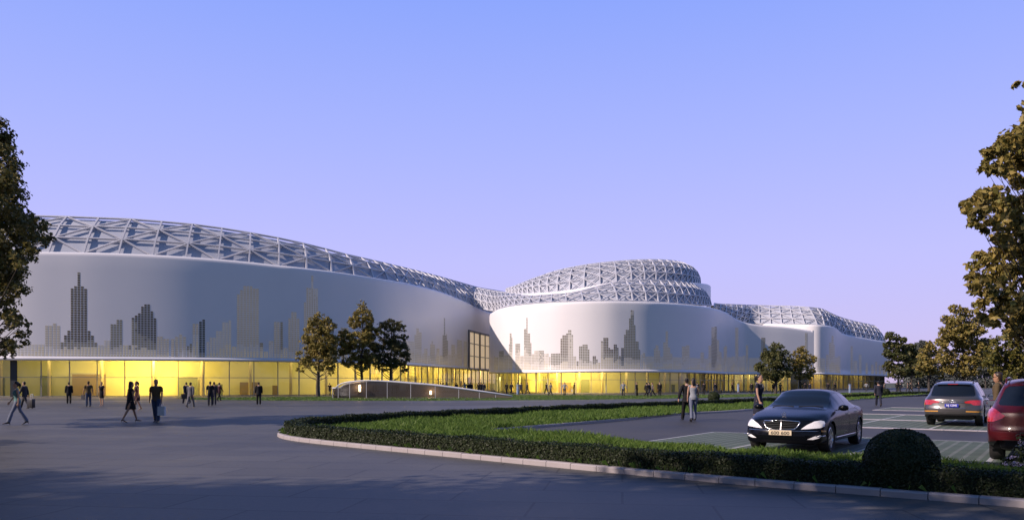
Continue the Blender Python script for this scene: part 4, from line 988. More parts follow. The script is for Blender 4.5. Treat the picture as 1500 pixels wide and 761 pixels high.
def car_shell(ST, NX=110, front=None, rear=None):
    """ST rows: x, zb, zc, zr, yr, zbelt, ybelt, ymax, zmax. Returns a bmesh of the closed skin"""
    A = np.array(ST, float); xs = A[:, 0]
    # monotone cubic along the length
    def interp(col, x):
        y = A[:, col]; h = np.diff(xs); d = np.diff(y)/h; m = np.zeros(len(y)); m[0] = d[0]; m[-1] = d[-1]
        for i in range(1, len(y)-1): m[i] = 0 if d[i-1]*d[i] <= 0 else 2*d[i-1]*d[i]/(d[i-1]+d[i])
        i = np.clip(np.searchsorted(xs, x)-1, 0, len(h)-1); t = (x-xs[i])/h[i]
        return (2*t**3-3*t**2+1)*y[i]+(t**3-2*t**2+t)*h[i]*m[i]+(-2*t**3+3*t**2)*y[i+1]+(t**3-t**2)*h[i]*m[i+1]
    X = np.unique(np.r_[np.linspace(xs[0], xs[-1], NX), xs])
    rows = []
    for x in X:
        zb, zc, zr, yr, zbe, ybe, ym, zm = [float(interp(c, x)) for c in range(1, 9)]
        pr = []
        for k in range(9):
            t = k/8; pr.append((yr*t, zc-(zc-zr)*(0.35*t*t+0.65*t**5)))
        for k in range(1, 7):
            t = k/6; b = 0.018*4*t*(1-t)
            pr.append((yr+(ybe-yr)*t+b, zr+(zbe-zr)*t))
        # shoulder: belt -> widest -> sill
        ctl = [(ybe, zbe), (ybe+(ym-ybe)*0.55, zbe-0.045), (ym-0.008, zbe-(zbe-zm)*0.45), (ym, zm), (ym-0.004, zm-(zm-zb)*0.35), (ym-0.02, zb+(zm-zb)*0.32), (ym-0.015, zb+0.11), (ym-0.035, zb+0.03), (ym-0.12, zb)]
        c = crom([(a, b, 0) for a, b in ctl], 17)[1:, :2]
        pr += [tuple(p) for p in c]
        rows.append([(x, y, z) for y, z in pr])
    bm = bmesh.new(); n = len(rows); m = len(rows[0])
    full = []
    for r in rows: full.append([(x, -y, z) for x, y, z in r[::-1]]+[(x, y, z) for x, y, z in r[1:]])
    mm = len(full[0])
    VV = [[bm.verts.new(p) for p in r] for r in full]
    for i in range(n-1):
        for j in range(mm-1): bm.faces.new((VV[i][j], VV[i+1][j], VV[i+1][j+1], VV[i][j+1]))
    # end caps as grids between left and right points of the same row
    for i, flip in ((0, False), (n-1, True)):
        L_ = VV[i][:m][::-1]; R_ = VV[i][m-1:]      # both start at the top centre
        NB = 16; prev = None
        for k in range(m):
            a, b = L_[k].co, R_[k].co
            if k == 0: cur = [L_[0]]
            else: cur = [L_[k]]+[bm.verts.new(a.lerp(b, q/NB)) for q in range(1, NB)]+[R_[k]]
            if prev is not None:
                if len(prev) == 1:
                    for q in range(NB):
                        f = (prev[0], cur[q], cur[q+1]); bm.faces.new(f[::-1] if flip else f)
                else:
                    for q in range(NB):
                        f = (prev[q], cur[q], cur[q+1], prev[q+1]); bm.faces.new(f[::-1] if flip else f)
            prev = cur
    xf, xr = xs[-1], xs[0]
    for v in bm.verts:
        x, y, z = v.co; dx = 0.0; ay = min(1.0, abs(y)/0.95)
        if front:
            w = min(1, max(0, (x-(xf-0.9))/0.9)); w = w*w*(3-2*w)
            dx += w*(-front['bow']*ay**2.6+smooth1(z, front['prof']))
        if rear:
            w = min(1, max(0, ((xr+0.7)-x)/0.7)); w = w*w*(3-2*w)
            dx += -w*(-rear['bow']*ay**2.6+smooth1(z, rear['prof']))
        zb_ = front.get('belt', 0.95) if front else 0.95
        if z > zb_:            # glasshouse bowed in plan
            g = min(1, (z-zb_)/0.15)
            if x > 0.1: dx -= 0.14*(abs(y)/0.7)**2.2*g*min(1, (x-0.1)/0.4)
            if x < -0.9: dx += 0.12*(abs(y)/0.7)**2.2*g*min(1, (-0.9-x)/0.4)
        v.co.x += dx
    bmesh.ops.recalc_face_normals(bm, faces=bm.faces[:]); bm.normal_update()
    return bm
def wheel(parent, x, y, r, w, spokes=10, side=1):
    t = bpy.data.objects.new('wheel', None); COL.objects.link(t); t.parent = parent; t.location = (x, y, r)
    I = Matrix.Identity(4); mb = MB(); h = w/2; ri = r*0.70
    mb.lathe([(ri, -h*0.8), (r*0.93, -h), (r*0.985, -h*0.82), (r, -h*0.5), (r, h*0.5), (r*0.985, h*0.82), (r*0.93, h), (ri, h*0.8), (ri-0.01, 0)], I, 40, closed=True)
    mb.build('tyre', M_tyre, t, True, 50)
    mb = MB(); s = side
    mb.lathe([(ri, s*h*0.8), (ri-0.015, s*h*0.86), (ri-0.03, s*h*0.7), (ri-0.035, -s*h*0.6)], I, 36)
    for k in range(spokes):
        a = 2*PI*k/spokes; c, sn = math.cos(a), math.sin(a)
        mb.bar((0.05*c, s*h*0.62, 0.05*sn), ((ri-0.02)*c, s*h*0.74, (ri-0.02)*sn), 0.045, 0.03, up=Vector((0, 1, 0)))
    mb.lathe([(0.0, s*h*0.7), (0.05, s*h*0.68), (0.07, s*h*0.55), (0.07, s*h*0.3)], I, 16)
    mb.build('rim', M_rim, t, True, 40)
    mb = MB(); mb.lathe([(0.0, s*h*0.15), (ri-0.04, s*h*0.15)], I, 24); mb.lathe([(0.0, -s*h*0.5), (ri-0.03, -s*h*0.5)], I, 24); mb.build('brake_disc', M_plastic, t)
def arches(bm, axles, r, ymin=0.5):
    fs = []
    for ax in axles:
        circ = [(ax+r*math.cos(a), r*0.92+0.01+r*math.sin(a)) for a in np.linspace(0, 2*PI, 28, endpoint=False)]
        for s in (1, -1):
            f = carve(bm, 1, circ, lambda c, f, s=s: c.y*s > ymin and c.z < 0.95)
            bmesh.ops.delete(bm, geom=f, context='FACES')
def liners(parent, axles, r, yo, yi=0.45):
    mb = MB()
    for ax in axles:
        for s in (1, -1):
            rows = []
            for a in np.linspace(-0.35, PI+0.35, 22):
                rows.append([(ax+(r+0.012)*math.cos(a), s*y, r*0.92+0.01+(r+0.012)*math.sin(a)) for y in (yo, yi)])
            mb.grid(rows)
            mb.add([(ax+(r+.012)*math.cos(a), s*yi, r*0.92+0.01+(r+.012)*math.sin(a)) for a in np.linspace(-0.35, PI+0.35, 22)], [tuple(range(22))])
    mb.build('wheel_liner', M_plastic, parent)
def text_mesh(body, size, m, parent, M, name='lettering', sx=1.0, extr=0.002):
    cu = bpy.data.curves.new(name, 'FONT'); cu.body = body; cu.size = size; cu.extrude = extr; cu.align_x = 'CENTER'; cu.align_y = 'CENTER'; cu.offset = 0.0015
    o = bpy.data.objects.new(name, cu); COL.objects.link(o)
    dg = bpy.context.evaluated_depsgraph_get(); me = bpy.data.meshes.new_from_object(o.evaluated_get(dg)); bpy.data.objects.remove(o)
    me.transform(M @ Matrix.Diagonal((sx, 1, 1, 1)))
    return link(name, me, parent, m)
def facing(x, y, z, yaw=0.0, tilt=0.0):
    """frame for things that look along +x (yaw 0) : local x -> right as seen, y -> up"""
    return Matrix.Translation((x, y, z)) @ Matrix.Rotation(yaw, 4, 'Z') @ Matrix.Rotation(-tilt, 4, 'Y') @ Matrix(((0, 0, 1, 0), (1, 0, 0, 0), (0, 1, 0, 0), (0, 0, 0, 1)))
def rrect(y0, y1, z0, z1, r=0.03, n=4):
    out = []
    for cx, cz, a0 in ((y1-r, z1-r, 0), (y0+r, z1-r, PI/2), (y0+r, z0+r, PI), (y1-r, z0+r, 1.5*PI)):
        for k in range(n+1):
            a = a0+PI/2*k/n; out.append((cx+r*math.cos(a), cz+r*math.sin(a)))
    return out
def mirror_part(parent, x, y, z, s, m, L=0.2):
    mb = MB(); mb.ball((0, 0, 0), (0.085, 0.12, 0.075), 12, 8)
    mb.v = [(vx*(1 if vx > 0 else 0.55)+x, vy+y+s*0.13, vz+z) for vx, vy, vz in mb.v]
    mb.bar((x+0.02, y, z-0.04), (x, y+s*0.06, z-0.03), 0.05, 0.035)
    o = mb.build('side_mirror', m, parent, True); mb = MB()
    mb.box((x-0.055, y+s*0.13, z), (0.01, 0.19, 0.11)); mb.build('mirror_glass', M_chrome, o)
    return o
def surf_x(bm, y, z, sign):
    """x of the skin at (y, z) at the front (sign 1) or rear (-1)"""
    from mathutils.bvhtree import BVHTree
    t = BVHTree.FromBMesh(bm); h = t.ray_cast(Vector((5*sign, y, z)), Vector((-sign, 0, 0)))
    return h[0].x if h[0] else 0.0
def surf_y(bm, x, z, s):
    from mathutils.bvhtree import BVHTree
    t = BVHTree.FromBMesh(bm); h = t.ray_cast(Vector((x, 3*s, z)), Vector((0, -s, 0)))
    return h[0].y if h[0] else s*0.9
def doors(bm, root, m, cuts, wins, handles, zhi, ymin=0.5):
    """cuts: x of the vertical gaps; seam strips removed and each door lifted as a part of its own"""
    res = []
    for s in (1, -1):
        for (poly, hx, hz) in cuts:
            ins = carve(bm, 1, poly, lambda c, f, s=s: c.y*s > ymin)
            if not ins: continue
            res.append((s, poly, hx, hz))
            d = lift(bm, ins, 'door', m, root, 0.0)
            # shrink slightly so that a shut line shows
            me = d.data; cx = sum(p[0] for p in poly)/len(poly); cz = sum(p[1] for p in poly)/len(poly)
            wx = max(p[0] for p in poly)-min(p[0] for p in poly); wz = max(p[1] for p in poly)-min(p[1] for p in poly)
            for v in me.vertices:
                v.co.x = cx+(v.co.x-cx)*(1-0.010/wx*2); v.co.z = cz+(v.co.z-cz)*(1-0.008/wz*2)
            mb = MB(); yy = [v.co for v in me.vertices if abs(v.co.x-hx) < 0.12 and abs(v.co.z-hz) < 0.06]
            y = max((abs(v.y) for v in yy), default=0.9)
            mb.bar((hx-0.11, s*(y+0.022), hz), (hx+0.11, s*(y+0.022), hz+0.008), 0.022, 0.03)
            for q in (-0.1, 0.1): mb.bar((hx+q, s*(y-0.01), hz), (hx+q, s*(y+0.022), hz), 0.025, 0.025)
            mb.build('handle', M_chrome, d)
def cabin(root, x0, x1, y, z0, z1):
    mb = MB(); mb.box(((x0+x1)/2, 0, (z0+z1)/2), (x1-x0, 2*y, z1-z0), bev=0.1); mb.build('underbody', M_plastic, root)

def black_sedan(loc, rz):
    root = thing('sedan', 'black four door sedan with chrome grille and cream number plate', 'car', loc, rz)
    ST = [(-2.62, .42, .96, .945, .62, .92, .70, .79, .68), (-2.50, .32, 1.02, 1.0, .68, .945, .77, .85, .68), (-2.15, .25, 1.055, 1.03, .71, .97, .83, .895, .68), (-1.78, .23, 1.09, 1.055, .70, .985, .855, .925, .70),
          (-1.2, .22, 1.315, 1.265, .63, .985, .872, .935, .70), (-.75, .22, 1.43, 1.375, .585, .98, .877, .935, .69), (-.2, .22, 1.475, 1.415, .58, .972, .88, .935, .68), (.25, .22, 1.455, 1.392, .585, .965, .88, .935, .68),
          (.62, .22, 1.315, 1.262, .63, .955, .878, .935, .68), (1.12, .22, 1.055, 1.015, .72, .945, .87, .935, .68), (1.5, .23, .985, .95, .735, .90, .855, .935, .68), (1.95, .24, .91, .875, .73, .835, .83, .925, .66), (2.25, .23, .845, .81, .70, .775, .80, .895, .62), (2.36, .22, .80, .765, .66, .73, .775, .87, .58), (2.40, .24, .765, .74, .62, .70, .75, .85, .55)]
    bm = car_shell(ST, front=dict(bow=0.30, belt=0.97, prof=([.2, .3, .42, .5, .56, .62, .78], [.03, .06, .06, .05, .015, 0.0, -0.05])), rear=dict(bow=0.22, prof=([.3, .5, .7, .95], [0.02, .04, .03, 0.0])))
    AX = (1.53, -1.57); RW = 0.345
    arches(bm, AX, 0.385)
    # glass
    ws = carve(bm, 0, [(-.715, 1.00), (-.60, 1.385), (-.3, 1.43), (0, 1.438), (.3, 1.43), (.60, 1.385), (.715, 1.00), (.4, 1.035), (0, 1.045), (-.4, 1.035)], lambda c, f: 0.15 < c.x < 1.3 and c.z > 0.98 and f.normal.z > 0.15)
    lift(bm, ws, 'windshield', M_cglass, root)
    rw = carve(bm, 0, [(-.64, 1.08), (-.55, 1.37), (0, 1.415), (.55, 1.37), (.64, 1.08), (0, 1.11)], lambda c, f: -1.9 < c.x < -.5 and f.normal.z > 0.15)
    lift(bm, rw, 'rear_window', M_cglass, root)
    for s in (1, -1):
        c1 = lambda c, f, s=s: c.y*s > 0.55 and c.z > 0.93
        lift(bm, carve(bm, 1, [(.86, .985), (.78, 1.05), (.35, 1.315), (.1, 1.352), (-.22, 1.365), (-.27, .995)], c1), 'side_window', M_cglass, root)
        lift(bm, carve(bm, 1, [(-.36, .997), (-.32, 1.365), (-.7, 1.335), (-1.05, 1.235), (-1.32, 1.10), (-1.36, 1.02), (-1.28, 1.003)], c1), 'side_window', M_cglass, root)
        # headlamp wrapped round the corner, fog lamp and side marker
        fr = lambda c, f, s=s: c.x > 1.75 and c.y*s > 0.3 and f.normal.x > -0.1
        hl = [(s*y, z) for y, z in ((.44, .565), (.60, .575), (.83, .60), (.885, .63), (.885, .70), (.86, .745), (.80, .765), (.70, .745), (.56, .665))]
        lift(bm, carve(bm, 0, hl, fr), 'headlight', M_lamp, root, 0.004)
        fg = [(s*y, z) for y, z in ((.58, .335), (.70, .332), (.82, .37), (.865, .425), (.83, .435), (.72, .405))]
        lift(bm, carve(bm, 0, fg, fr), 'fog_lamp', M_lamp, root, 0.003)
        mk = [(1.97, .50), (2.2, .505), (2.2, .545), (2.0, .54)]
        lift(bm, carve(bm, 1, mk, lambda c, f, s=s: c.y*s > 0.6), 'side_marker', M_amber, root, 0.003)
        tl = [(s*y, z) for y, z in ((.5, .80), (.82, .78), (.86, .86), (.80, .93), (.55, .93))]
        lift(bm, carve(bm, 0, tl, lambda c, f, s=s: c.x < -2.1 and c.y*s > 0.3), 'tail_light', M_tail, root, 0.004)
    # lower intake and grille recess
    lift(bm, carve(bm, 0, [(-.55, .27), (.55, .27), (.62, .36), (.55, .40), (-.55, .40), (-.62, .36)], lambda c, f: c.x > 1.9 and f.normal.x > 0.1), 'intake', M_plastic, root, -0.02, remove=False)
    fascia_x = lambda y, z: surf_x(bm, y, z, 1)
    G_out = [(-.40, .74), (-.2, .752), (0, .755), (.2, .752), (.40, .74), (.415, .715), (.37, .62), (.31, .565), (.2, .545), (0, .538), (-.2, .545), (-.31, .565), (-.37, .62), (-.415, .715)]
    gx = [fascia_x(y, min(z, .725))+0.012 for y, z in G_out]
    slat_pts = [[(fascia_x(y, min(z, .725))+0.010, y, z) for y in np.linspace(-hw, hw, 9)] for z, hw in ((.705, .395), (.665, .38), (.625, .36), (.585, .33))]
    vert_pts = [(fascia_x(0, min(z, .725))+0.018, 0, z) for z in np.linspace(.54, .752, 6)]
    grl = carve(bm, 0, [(y*0.99, z) for y, z in G_out], lambda c, f: c.x > 1.9 and f.normal.x > 0.05)
    lift(bm, grl, 'grille_back', mat('grille_black', (.004, .004, .004), .7, spec=.1), root, -0.015)
    mb = MB(); mb.tube([(x, y, z) for x, (y, z) in zip(gx, G_out)], 0.014, 8, closed=True)
    gr = mb.build('grille', M_chrome, root, True); mb = MB()
    for pts in slat_pts:
        for a, b in zip(pts[:-1], pts[1:]): mb.bar(a, b, 0.02, 0.008)
    pts = vert_pts
    for a, b in zip(pts[:-1], pts[1:]): mb.bar(a, b, 0.02, 0.012)
    mb.build('slat', mat('grille_slat', (0.30, 0.30, 0.31), 0.3, metal=1.0), gr)
    # star on the bonnet
    mb = MB(); bx = 2.17; bz = 0.90
    mb.tube([(bx, 0.045*math.cos(a), bz+0.045*math.sin(a)) for a in np.linspace(0, 2*PI, 20, endpoint=False)], 0.005, 6, closed=True)
    for k in range(3):
        a = PI/2+2*PI*k/3; mb.bar((bx, 0, bz), (bx, 0.044*math.cos(a), bz+0.044*math.sin(a)), 0.009, 0.009)
    mb.bar((bx, 0, bz-0.045), (bx, 0, bz-0.09), 0.014, 0.014); mb.build('bonnet_star', M_chrome, root, True, 40)
    # plate
    px = fascia_x(0, .46)+0.02
    mb = MB(); mb.box((px, 0, .478), (0.012, .52, .115), bev=0.004); pl = mb.build('number_plate', M_cream, root)
    text_mesh('600 600', 0.105, M_ink, pl, facing(px+0.008, 0, .468), sx=1.25)
    # chrome strips and sill
    for s in (1, -1):
        mb = MB()
        for z, x0, x1, rr in ((.33, -1.15, 1.12, .011), (.415, 1.98, 2.3, .009)):
            pts = [(x, surf_y(bm, x, z, s)+s*0.004, z) for x in np.linspace(x0, x1, 14)]
            mb.tube(pts, rr, 6)
        pts = [(x, surf_y(bm, x, .984, s)+s*0.006, .984) for x in np.linspace(-1.3, .84, 12)]; mb.tube(pts, .008, 6)
        mb.build('chrome_strip', M_chrome, root, True)
        mirror_part(root, .80, s*.90, 1.03, s, M_black)
        # wheel arch lips catch the light
        for ax in AX:
            mb = MB(); pts = []
            for a in np.linspace(0.1, PI-0.1, 20):
                x = ax+.385*math.cos(a); z = .364+.385*math.sin(a); pts.append((x, surf_y(bm, x, z+0.012, s)+s*0.002, z))
            mb.tube(pts, 0.012, 6); mb.build('arch_lip', M_black, root, True)
    mb = MB()
    pts = [(fascia_x(y, .525)+0.006, y, .525) for y in np.linspace(-.8, .8, 21)]
    mb.tube(pts, 0.008, 6); mb.build('bumper_strip', M_chrome, root, True)
    mb = MB()
    for s in (1, -1):
        a = Vector((1.13, s*.06, 1.06)); b = Vector((1.0, s*.62, 1.075)); mb.tube([a, b], 0.008, 5)
    mb.build('wiper', M_plastic, root)
    doors(bm, root, M_black, [([(1.02, .36), (1.06, .60), (.98, .965), (-.28, .985), (-.30, .36)], -.12, .86), ([(-.32, .36), (-.30, .985), (-1.30, 1.0), (-1.42, .90), (-1.12, .60), (-1.02, .36)], -1.12, .885)], None, None, 1)
    cabin(root, -2.3, 2.05, .70, .19, .62)
    mb = MB(); mb.box((-.15, 0, .85), (2.3, 1.5, .45), bev=0.1); mb.build('interior', M_plastic, root)
    liners(root, AX, .385, .90)
    me = bpy.data.meshes.new('body'); bm.to_mesh(me); bm.free(); link('body', me, root, M_black, True, 38)
    for ax in AX:
        for s in (1, -1): wheel(root, ax, s*.80, RW, .25, 10, s)
    return root

def suv(name, label, loc, rz, m, red=False):
    root = thing(name, label, 'car', loc, rz)
    if not red:
        ST = [(-2.52, .42, 1.02, 1.0, .72, .97, .80, .88, .78), (-2.44, .34, 1.10, 1.08, .74, 1.02, .86, .945, .78), (-2.28, .30, 1.33, 1.29, .715, 1.07, .885, .975, .78), (-2.06, .28, 1.585, 1.53, .675, 1.09, .90, .985, .78),
              (-1.8, .28, 1.665, 1.60, .66, 1.095, .905, .99, .78), (-1.2, .28, 1.705, 1.645, .655, 1.09, .91, .99, .77), (-.3, .28, 1.72, 1.66, .655, 1.07, .91, .99, .76), (.3, .28, 1.68, 1.62, .66, 1.06, .91, .99, .76), (.75, .28, 1.50, 1.45, .70, 1.05, .905, .99, .76), (1.25, .28, 1.19, 1.155, .76, 1.03, .90, .985, .76),
              (1.7, .29, 1.08, 1.045, .77, .98, .88, .98, .74), (2.1, .3, .99, .955, .75, .90, .85, .95, .70), (2.38, .3, .90, .865, .70, .83, .80, .90, .66), (2.46, .32, .84, .81, .64, .78, .76, .86, .62)]
    else:
        ST = [(-2.32, .46, 1.04, 1.02, .70, 1.0, .78, .86, .80), (-2.25, .38, 1.12, 1.10, .73, 1.05, .83, .915, .80), (-2.12, .34, 1.32, 1.28, .71, 1.09, .855, .94, .80), (-1.92, .32, 1.60, 1.55, .66, 1.11, .87, .95, .80),
              (-1.6, .31, 1.69, 1.63, .645, 1.11, .875, .955, .79), (-1.0, .31, 1.73, 1.67, .64, 1.10, .88, .955, .78), (-.2, .31, 1.74, 1.68, .64, 1.08, .88, .955, .77), (.35, .31, 1.69, 1.63, .645, 1.07, .88, .955, .77), (.75, .31, 1.50, 1.45, .68, 1.06, .875, .955, .77), (1.15, .31, 1.22, 1.185, .74, 1.04, .87, .95, .77),
              (1.6, .32, 1.11, 1.075, .75, .99, .85, .945, .75), (1.95, .33, 1.03, .995, .73, .93, .82, .915, .72), (2.15, .34, .95, .915, .68, .86, .78, .87, .68), (2.22, .36, .88, .85, .62, .80, .74, .83, .64)]
    xr = ST[0][0]; xf = ST[-1][0]
    bm = car_shell(ST, front=dict(bow=0.25, belt=1.06, prof=([.3, .5, .9], [.02, .04, 0])), rear=dict(bow=0.20, prof=([.3, .42, .55, .66, .74, .95, 1.02], [.02, .06, .09, .09, .06, .02, 0.0])))
    AX = (1.5, -1.5) if not red else (1.33, -1.36); RW = .375 if not red else .36; ra = RW+.05; yw = .82 if not red else .79
    arches(bm, AX, ra)
    zw0, zw1 = (1.13, 1.56) if not red else (1.17, 1.575)
    w1 = .66 if not red else .62
    rear = lambda c, f: c.x < xr+0.75 and f.normal.x < -0.05
    rwp = [(-.74, zw0+.04), (-w1, zw1-.06), (-w1+.06, zw1-.01), (0, zw1+.015), (w1-.06, zw1-.01), (w1, zw1-.06), (.74, zw0+.04), (.70, zw0), (0, zw0-.015), (-.70, zw0)]
    lift(bm, carve(bm, 0, rwp, rear), 'rear_window', M_cglass, root, -0.004)
    lift(bm, carve(bm, 0, [(-.74, 1.14), (-.62, 1.56), (0, 1.63), (.62, 1.56), (.74, 1.14), (0, 1.17)], lambda c, f: c.x > 0.2 and f.normal.z > 0.1 and c.z > 1.12), 'windshield', M_cglass, root)
    zb = 1.10
    for s in (1, -1):
        c1 = lambda c, f, s=s: c.y*s > 0.55 and c.z > 1.06
        if not red: wins = [[(1.0, zb), (.55, 1.53), (-.25, 1.59), (-.25, zb)], [(-.33, zb), (-.33, 1.595), (-1.2, 1.575), (-1.3, zb+.01)], [(-1.38, zb+.01), (-1.28, 1.57), (-1.72, 1.53), (-1.98, 1.2), (-1.95, zb+.03)]]
        else: wins = [[(.92, zb+.01), (.55, 1.52), (-.2, 1.61), (-.2, zb+.02)], [(-.28, zb+.02), (-.28, 1.615), (-1.05, 1.59), (-1.15, zb+.03)], [(-1.23, zb+.03), (-1.12, 1.585), (-1.58, 1.55), (-1.82, 1.28), (-1.80, zb+.07)]]
        for q in wins: lift(bm, carve(bm, 1, q, c1), 'side_window', M_cglass, root, -0.003)
        rs = lambda c, f, s=s: c.x < xr+0.6 and c.y*s > 0.2 and f.normal.x < 0.35
        if not red:
            tl = [(.40, .925), (.44, .875), (.62, .86), (.70, .80), (.99, .80), (.99, .93), (.93, .985), (.60, .98)]
            lift(bm, carve(bm, 0, [(s*y, z) for y, z in tl], rs), 'tail_light', M_tail, root, 0.006)
            lift(bm, carve(bm, 0, [(s*y, z) for y, z in ((.46, .545), (.99, .535), (.99, .575), (.46, .585))], rs), 'reflector', M_amber, root, 0.004)
        else:
            tl = [(.60, .955), (.66, .90), (.80, .84), (.90, .83), (.99, .85), (.99, 1.12), (.88, 1.13), (.80, 1.10)]
            lift(bm, carve(bm, 0, [(s*y, z) for y, z in tl], rs), 'tail_light', M_tail, root, 0.006)
        hl = [(s*y, z) for y, z in ((.45, .70), (.85, .72), (.88, .80), (.70, .82), (.5, .77))]
        lift(bm, carve(bm, 0, hl, lambda c, f, s=s: c.x > xf-0.6 and c.y*s > 0.3 and f.normal.x > -0.1), 'headlight', M_lamp, root, 0.004)
        mirror_part(root, .92, s*(ST[6][7]-0.05), 1.15, s, m)
        # roof rails
        mb = MB(); pts = [(-1.75, s*(ST[5][4]-.03), ST[4][3]+.005), (-1.6, s*(ST[5][4]-.03), ST[5][3]+.055), (-.6, s*(ST[5][4]-.03), ST[6][3]+.075), (.25, s*(ST[5][4]-.03), ST[6][3]+.045), (.4, s*(ST[5][4]-.03), ST[7][3]+.0)]
        mb.tube(pts, .018, 6); mb.build('roof_rail', M_plastic if not red else M_red, root, True)
    sx = lambda y, z: surf_x(bm, y, z, -1)
    # bumper: dark lower skirt
    lift(bm, carve(bm, 0, [(-1.0, .2), (1.0, .2), (1.0, .40), (.6, .47), (-.6, .47), (-1.0, .40)], rear), 'rear_skirt', M_plastic, root, 0.003)
    if not red:
        lift(bm, carve(bm, 0, [(-.40, .70), (.40, .70), (.47, .86), (.30, .88), (-.30, .88), (-.47, .86)], rear), 'plate_recess', mat('recess_grey', (0.05, 0.05, 0.055), 0.4, coat=.5), root, -0.015)
        x = sx(0, .69)-.03; mb = MB(); mb.box((x, 0, .785), (.012, .46, .13), bev=.004); pl = mb.build('number_plate', M_blue, root)
        text_mesh('NJ 12345', .105, M_white, pl, facing(x-.009, 0, .785, PI), sx=.88)
        mb = MB(); x = sx(0, .95)-.006
        for k in range(4):
            cy = (k-1.5)*.062; mb.tube([(x-.004*(k % 2), cy+.042*math.cos(a), .945+.042*math.sin(a)) for a in np.linspace(0, 2*PI, 18, endpoint=False)], .0065, 6, closed=True)
        mb.build('ring_badge', M_chrome, root, True)
        mb = MB(); pts = [(sx(y, .915)-.004, y, .90) for y in np.linspace(-.40, .40, 9)]; mb.tube(pts, .010, 6)
        pts = [(sx(y, .685)-.004, y, .685-.0) for y in np.linspace(-.45, .45, 9)]; mb.tube(pts, .012, 6); mb.build('chrome_strip', M_chrome, root, True)
        for s in (1, -1):
            mb = MB(); x = sx(s*.62, .37)-.02
            mb.tube([(x, s*.62+.05*math.cos(a), .37+.05*math.sin(a)) for a in np.linspace(0, 2*PI, 18, endpoint=False)], .009, 6, closed=True)
            mb.tube([(x+.1, s*.62, .37), (x, s*.62, .37)], .048, 14); mb.build('exhaust', M_chrome, root, True, 40)
        mb = MB(); x = -2.05; pts = [(x-.02+.10*(y/.6)**2, y, 1.605-.012*(y/.6)**2) for y in np.linspace(-.56, .56, 13)]
        rows = [[(a-.10, b, c-.03), (a-.03, b, c+.005), (a+.12, b, c+.03), (a+.12, b, c-.02), (a-.10, b, c-.045)] for a, b, c in pts]
        mb.grid(rows); mb.build('spoiler', m, root, True, 40)
        mb = MB(); mb.box((-2.165, 0, 1.585), (.02, .34, .018)); mb.build('brake_lamp', M_tail, root)
        mb = MB(); mb.add([(-1.75, -.02, 1.66), (-1.75, .02, 1.66), (-1.5, .025, 1.69), (-1.5, -.025, 1.69), (-1.74, 0, 1.75)], [(0, 1, 4), (1, 2, 4), (2, 3, 4), (3, 0, 4), (3, 2, 1, 0)]); mb.build('antenna', M_plastic, root)
        mb = MB(); mb.tube([(sx(0, zw0+.01)-.02, -.03, zw0), (sx(.2, zw0+.02)-.02, .22, zw0+.03)], .009, 5); mb.build('wiper', M_plastic, root)
    else:
        x = sx(0, .86)-.01; mb = MB(); mb.box((x, 0, .90), (.012, .46, .13), bev=.004); mb.build('number_plate', M_blue, root)
        for s in (1, -1):
            mb = MB(); x = sx(s*.52, .42)-.015; mb.tube([(x+.12, s*.52, .40), (x, s*.52, .40)], (.06), 6, ref=Vector((0, 1, 0))); mb.build('exhaust', M_plastic, root, True, 40)
        pts = [(sx(y, .66)-.004, y, .66) for y in np.linspace(-.82, .82, 15)]; mb = MB(); mb.tube(pts, .010, 6); mb.build('bumper_strip', M_red, root, True)
    zb2 = 1.10
    doors(bm, root, m, [([(1.0, .42), (1.05, .7), (.98, 1.06), (-.27, 1.08), (-.29, .42)], -.1, .96), ([(-.31, .42), (-.29, 1.08), (-1.3, 1.09), (-1.3, .98), (-1.03, .7), (-1.0, .42)], -1.08, .98)], None, None, 1)
    cabin(root, xr+.25, xf-.3, .72, .24, .75)
    mb = MB(); mb.box((-.4, 0, .98), (2.9, 1.5, .5), bev=0.1); mb.build('interior', M_plastic, root)
    liners(root, AX, ra, .95 if not red else .91)
    me = bpy.data.meshes.new('body'); bm.to_mesh(me); bm.free(); link('body', me, root, m, True, 38)
    for ax in AX:
        for s in (1, -1): wheel(root, ax, s*yw, RW, .27, 5 if red else 10, s)
    return root
ANG = math.atan2(DV.y, DV.x)
black_sedan(AB(21.0, -5.40, 0.012), ANG+PI)
suv('estate_car', 'grey estate car seen from behind with blue number plate and wide red tail lights', AB(33.75+2.5, -3.45, 0.012), ANG, M_grey)
suv('hatchback_car', 'dark red car cut off by the right edge of the view behind the flowering shrub', AB(18.95+2.3, -.38, 0.012), ANG, M_red, red=True)
# ================================================================== people
def cloth(name, c, rough=0.8): return mat('cloth_'+name, c, rough, spec=0.2, noise=(9, 0.18))
SKIN = mat('skin', (0.42, 0.25, 0.17), 0.5, spec=0.3)
SKIN2 = mat('skin_tan', (0.33, 0.185, 0.115), 0.5, spec=0.3)
HAIR = mat('hair_black', (0.010, 0.008, 0.008), 0.45, spec=0.4, noise=(40, 0.4))
HAIRB = mat('hair_brown', (0.03, 0.018, 0.012), 0.45, spec=0.4, noise=(40, 0.4))
BLK = cloth('black', (0.012, 0.012, 0.014)); NAVY = cloth('navy', (0.02, 0.022, 0.035)); CHAR = cloth('charcoal', (0.04, 0.04, 0.045)); GREYC = cloth('grey', (0.12, 0.12, 0.13))
JEAN = cloth('jeans', (0.045, 0.065, 0.115)); JEANL = cloth('pale_jeans', (0.13, 0.15, 0.21)); OLIVE = cloth('olive', (0.085, 0.06, 0.03)); BROWN = cloth('brown', (0.09, 0.065, 0.035))
